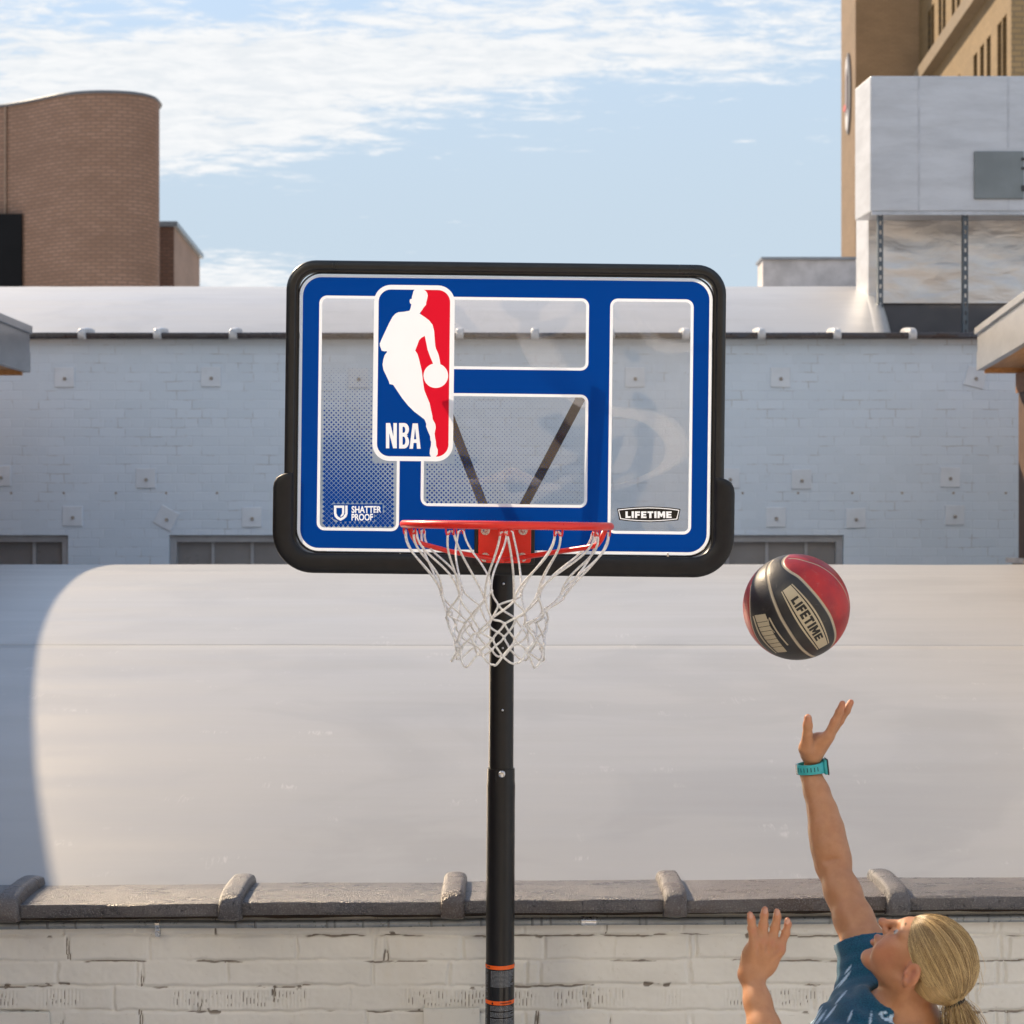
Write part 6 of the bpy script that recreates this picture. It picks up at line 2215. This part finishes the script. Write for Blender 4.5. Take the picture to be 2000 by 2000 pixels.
# fly-aways
NF = 46
si = RNG.integers(0, NS, NF)
fl = wp_[si].copy()
outv = (fl - HC); outv /= np.linalg.norm(outv, axis=2, keepdims=True)
fl = fl[:, :11] + outv[:, :11] * (np.linspace(0, 1, 11) ** 2 * np.sin(np.linspace(0, 2.6, 11)))[None, :, None] * (RNG.random(NF)[:, None, None] * .024 + .005) + RNG.normal(size=(NF, 1, 3)) * np.linspace(0, .012, 11)[None, :, None]
strands(fl, .00038, 'flyaway', hair, M_str)
# tail
TB = HC + (hf * PB[0] + hl * PB[1] + hu * PB[2]) * HS
mT = 14
tt2 = np.linspace(0, 1, mT)
NTs = 900
r0 = RNG.normal(size=(NTs, 3)) * np.array([.0062, .0062, .003])
spread = RNG.normal(size=(NTs, 3)) * np.array([.016, .016, .006])
end = TB + np.array([.030, -.012, -.235])
ctl = TB + np.array([.030, -.004, -.045])
cen = ((1 - tt2) ** 2)[:, None] * TB + (2 * tt2 * (1 - tt2))[:, None] * ctl + (tt2 ** 2)[:, None] * end
bul = np.sin(np.pi * np.clip(tt2 * .9 + .02, 0, 1)) ** .8
tp_ = cen[None] + r0[:, None, :] * (1 - .4 * tt2)[None, :, None] + spread[:, None, :] * bul[None, :, None] + RNG.normal(size=(NTs, mT, 3)) * .0007
strands(tp_, .00055, 'ponytail', hair, M_str)
mb = MB()
mb.tube([cen[0] + (TB - TB), *[Vector(c) for c in cen[1:]]], [.013] + [.010 + .016 * b_ for b_ in bul[1:-1]] + [.003], 10)
mb.build('ponytail_core', M_hair, hair, True)
mb = MB()
td = Vector(cen[2] - TB).normalized()
for k in range(3):
    c = Vector(TB) + td * (.004 * k + .002)
    a = td.cross(Vector((0, 1, .2))).normalized(); b_ = td.cross(a)
    mb.tube([c + (a * math.cos(t) + b_ * math.sin(t)) * .0165 for t in np.linspace(0, 2 * math.pi, 18, endpoint=False)], .0042, 8, closed=True)
mb.build('hair_tie', simple('hair_tie_black', (.012, .012, .012), .7, bump=.4, bs=500), hair, True)

# ---------------------------------------------------------------- watch
wc = V3(PP(1582.5, 1500, 3.66)); wd = (Rw - Re) / np.linalg.norm(Rw - Re)
wd = V3(PP(1581.5, 1488, 3.66)) - V3(PP(1584.5, 1516, 3.66)); wd /= np.linalg.norm(wd)
wx = np.array([1, .0, 0]) - wd * wd[0]; wx /= np.linalg.norm(wx)
wy = np.cross(wd, wx)
M_teal = simple('teal_silicone', (.035, .37, .40), .5, 0, .05, 30)
wat = MB()
rx, ry = .0290, .0310
rings = []
for t in np.linspace(0, 2 * math.pi, 40, endpoint=False):
    cx_, cy_ = math.cos(t), math.sin(t)
    o_ = wx * cx_ * rx + wy * cy_ * ry; nn = (wx * cx_ / rx + wy * cy_ / ry); nn /= np.linalg.norm(nn)
    hw = .0108 + .0028 * max(0, cx_) ** 3
    rings.append([wc + o_ + nn * a + wd * b for a, b in ((-.003, -hw), (.0016, -hw), (.0024, -hw * .7), (.0024, hw * .7), (.0016, hw), (-.003, hw))])
rings.append(rings[0])
wat.loft(rings)
ws = wat.build('wristwatch', M_teal, pers, True); renorm(ws)
autosmooth(ws, 50)
m = MB()
for t in np.linspace(R(205), R(292), 7):
    cx_, cy_ = math.cos(t), math.sin(t)
    if (wy @ np.array([0, -1, 0])) > 0: cy_ = abs(cy_)
    o_ = wx * cx_ * rx + wy * cy_ * ry; nn = (wx * cx_ / rx + wy * cy_ / ry); nn /= np.linalg.norm(nn)
    tg = np.cross(wd, nn)
    c = wc + o_ + nn * .00262
    m.add([c + tg * a + wd * b for a, b in ((-.0011, -.0048), (.0011, -.0048), (.0011, .0048), (-.0011, .0048))], [(0, 1, 2, 3)])
m.build('strap_hole', simple('strap_hole_dark', (.01, .06, .07), .8), ws)
def wbox(cx0, ext, name, mat, bev):
    c = wc + wx * cx0; m = MB()
    e = ext
    m.hexa([c + wx * a * e[0] + wy * b * e[1] + wd * k * e[2] for a, b, k in ((-1, -1, -1), (1, -1, -1), (1, 1, -1), (-1, 1, -1), (-1, -1, 1), (1, -1, 1), (1, 1, 1), (-1, 1, 1))])
    o = m.build(name, mat, ws); renorm(o); return bevel(o, bev, 3)
wbox(rx + .0035, (.0040, .0165, .0168), 'case', M_teal, .003)
wbox(rx + .0082, (.0012, .0172, .0182), 'bezel', simple('watch_black', (.015, .018, .02), .3), .001)
wbox(rx + .0097, (.0006, .0150, .0155), 'screen', simple('watch_screen', (.03, .032, .036), .08), .0004)
wbox(-rx - .0012, (.0022, .0080, .0118), 'buckle', simple('watch_buckle', (.45, .47, .48), .25, .8), .001)
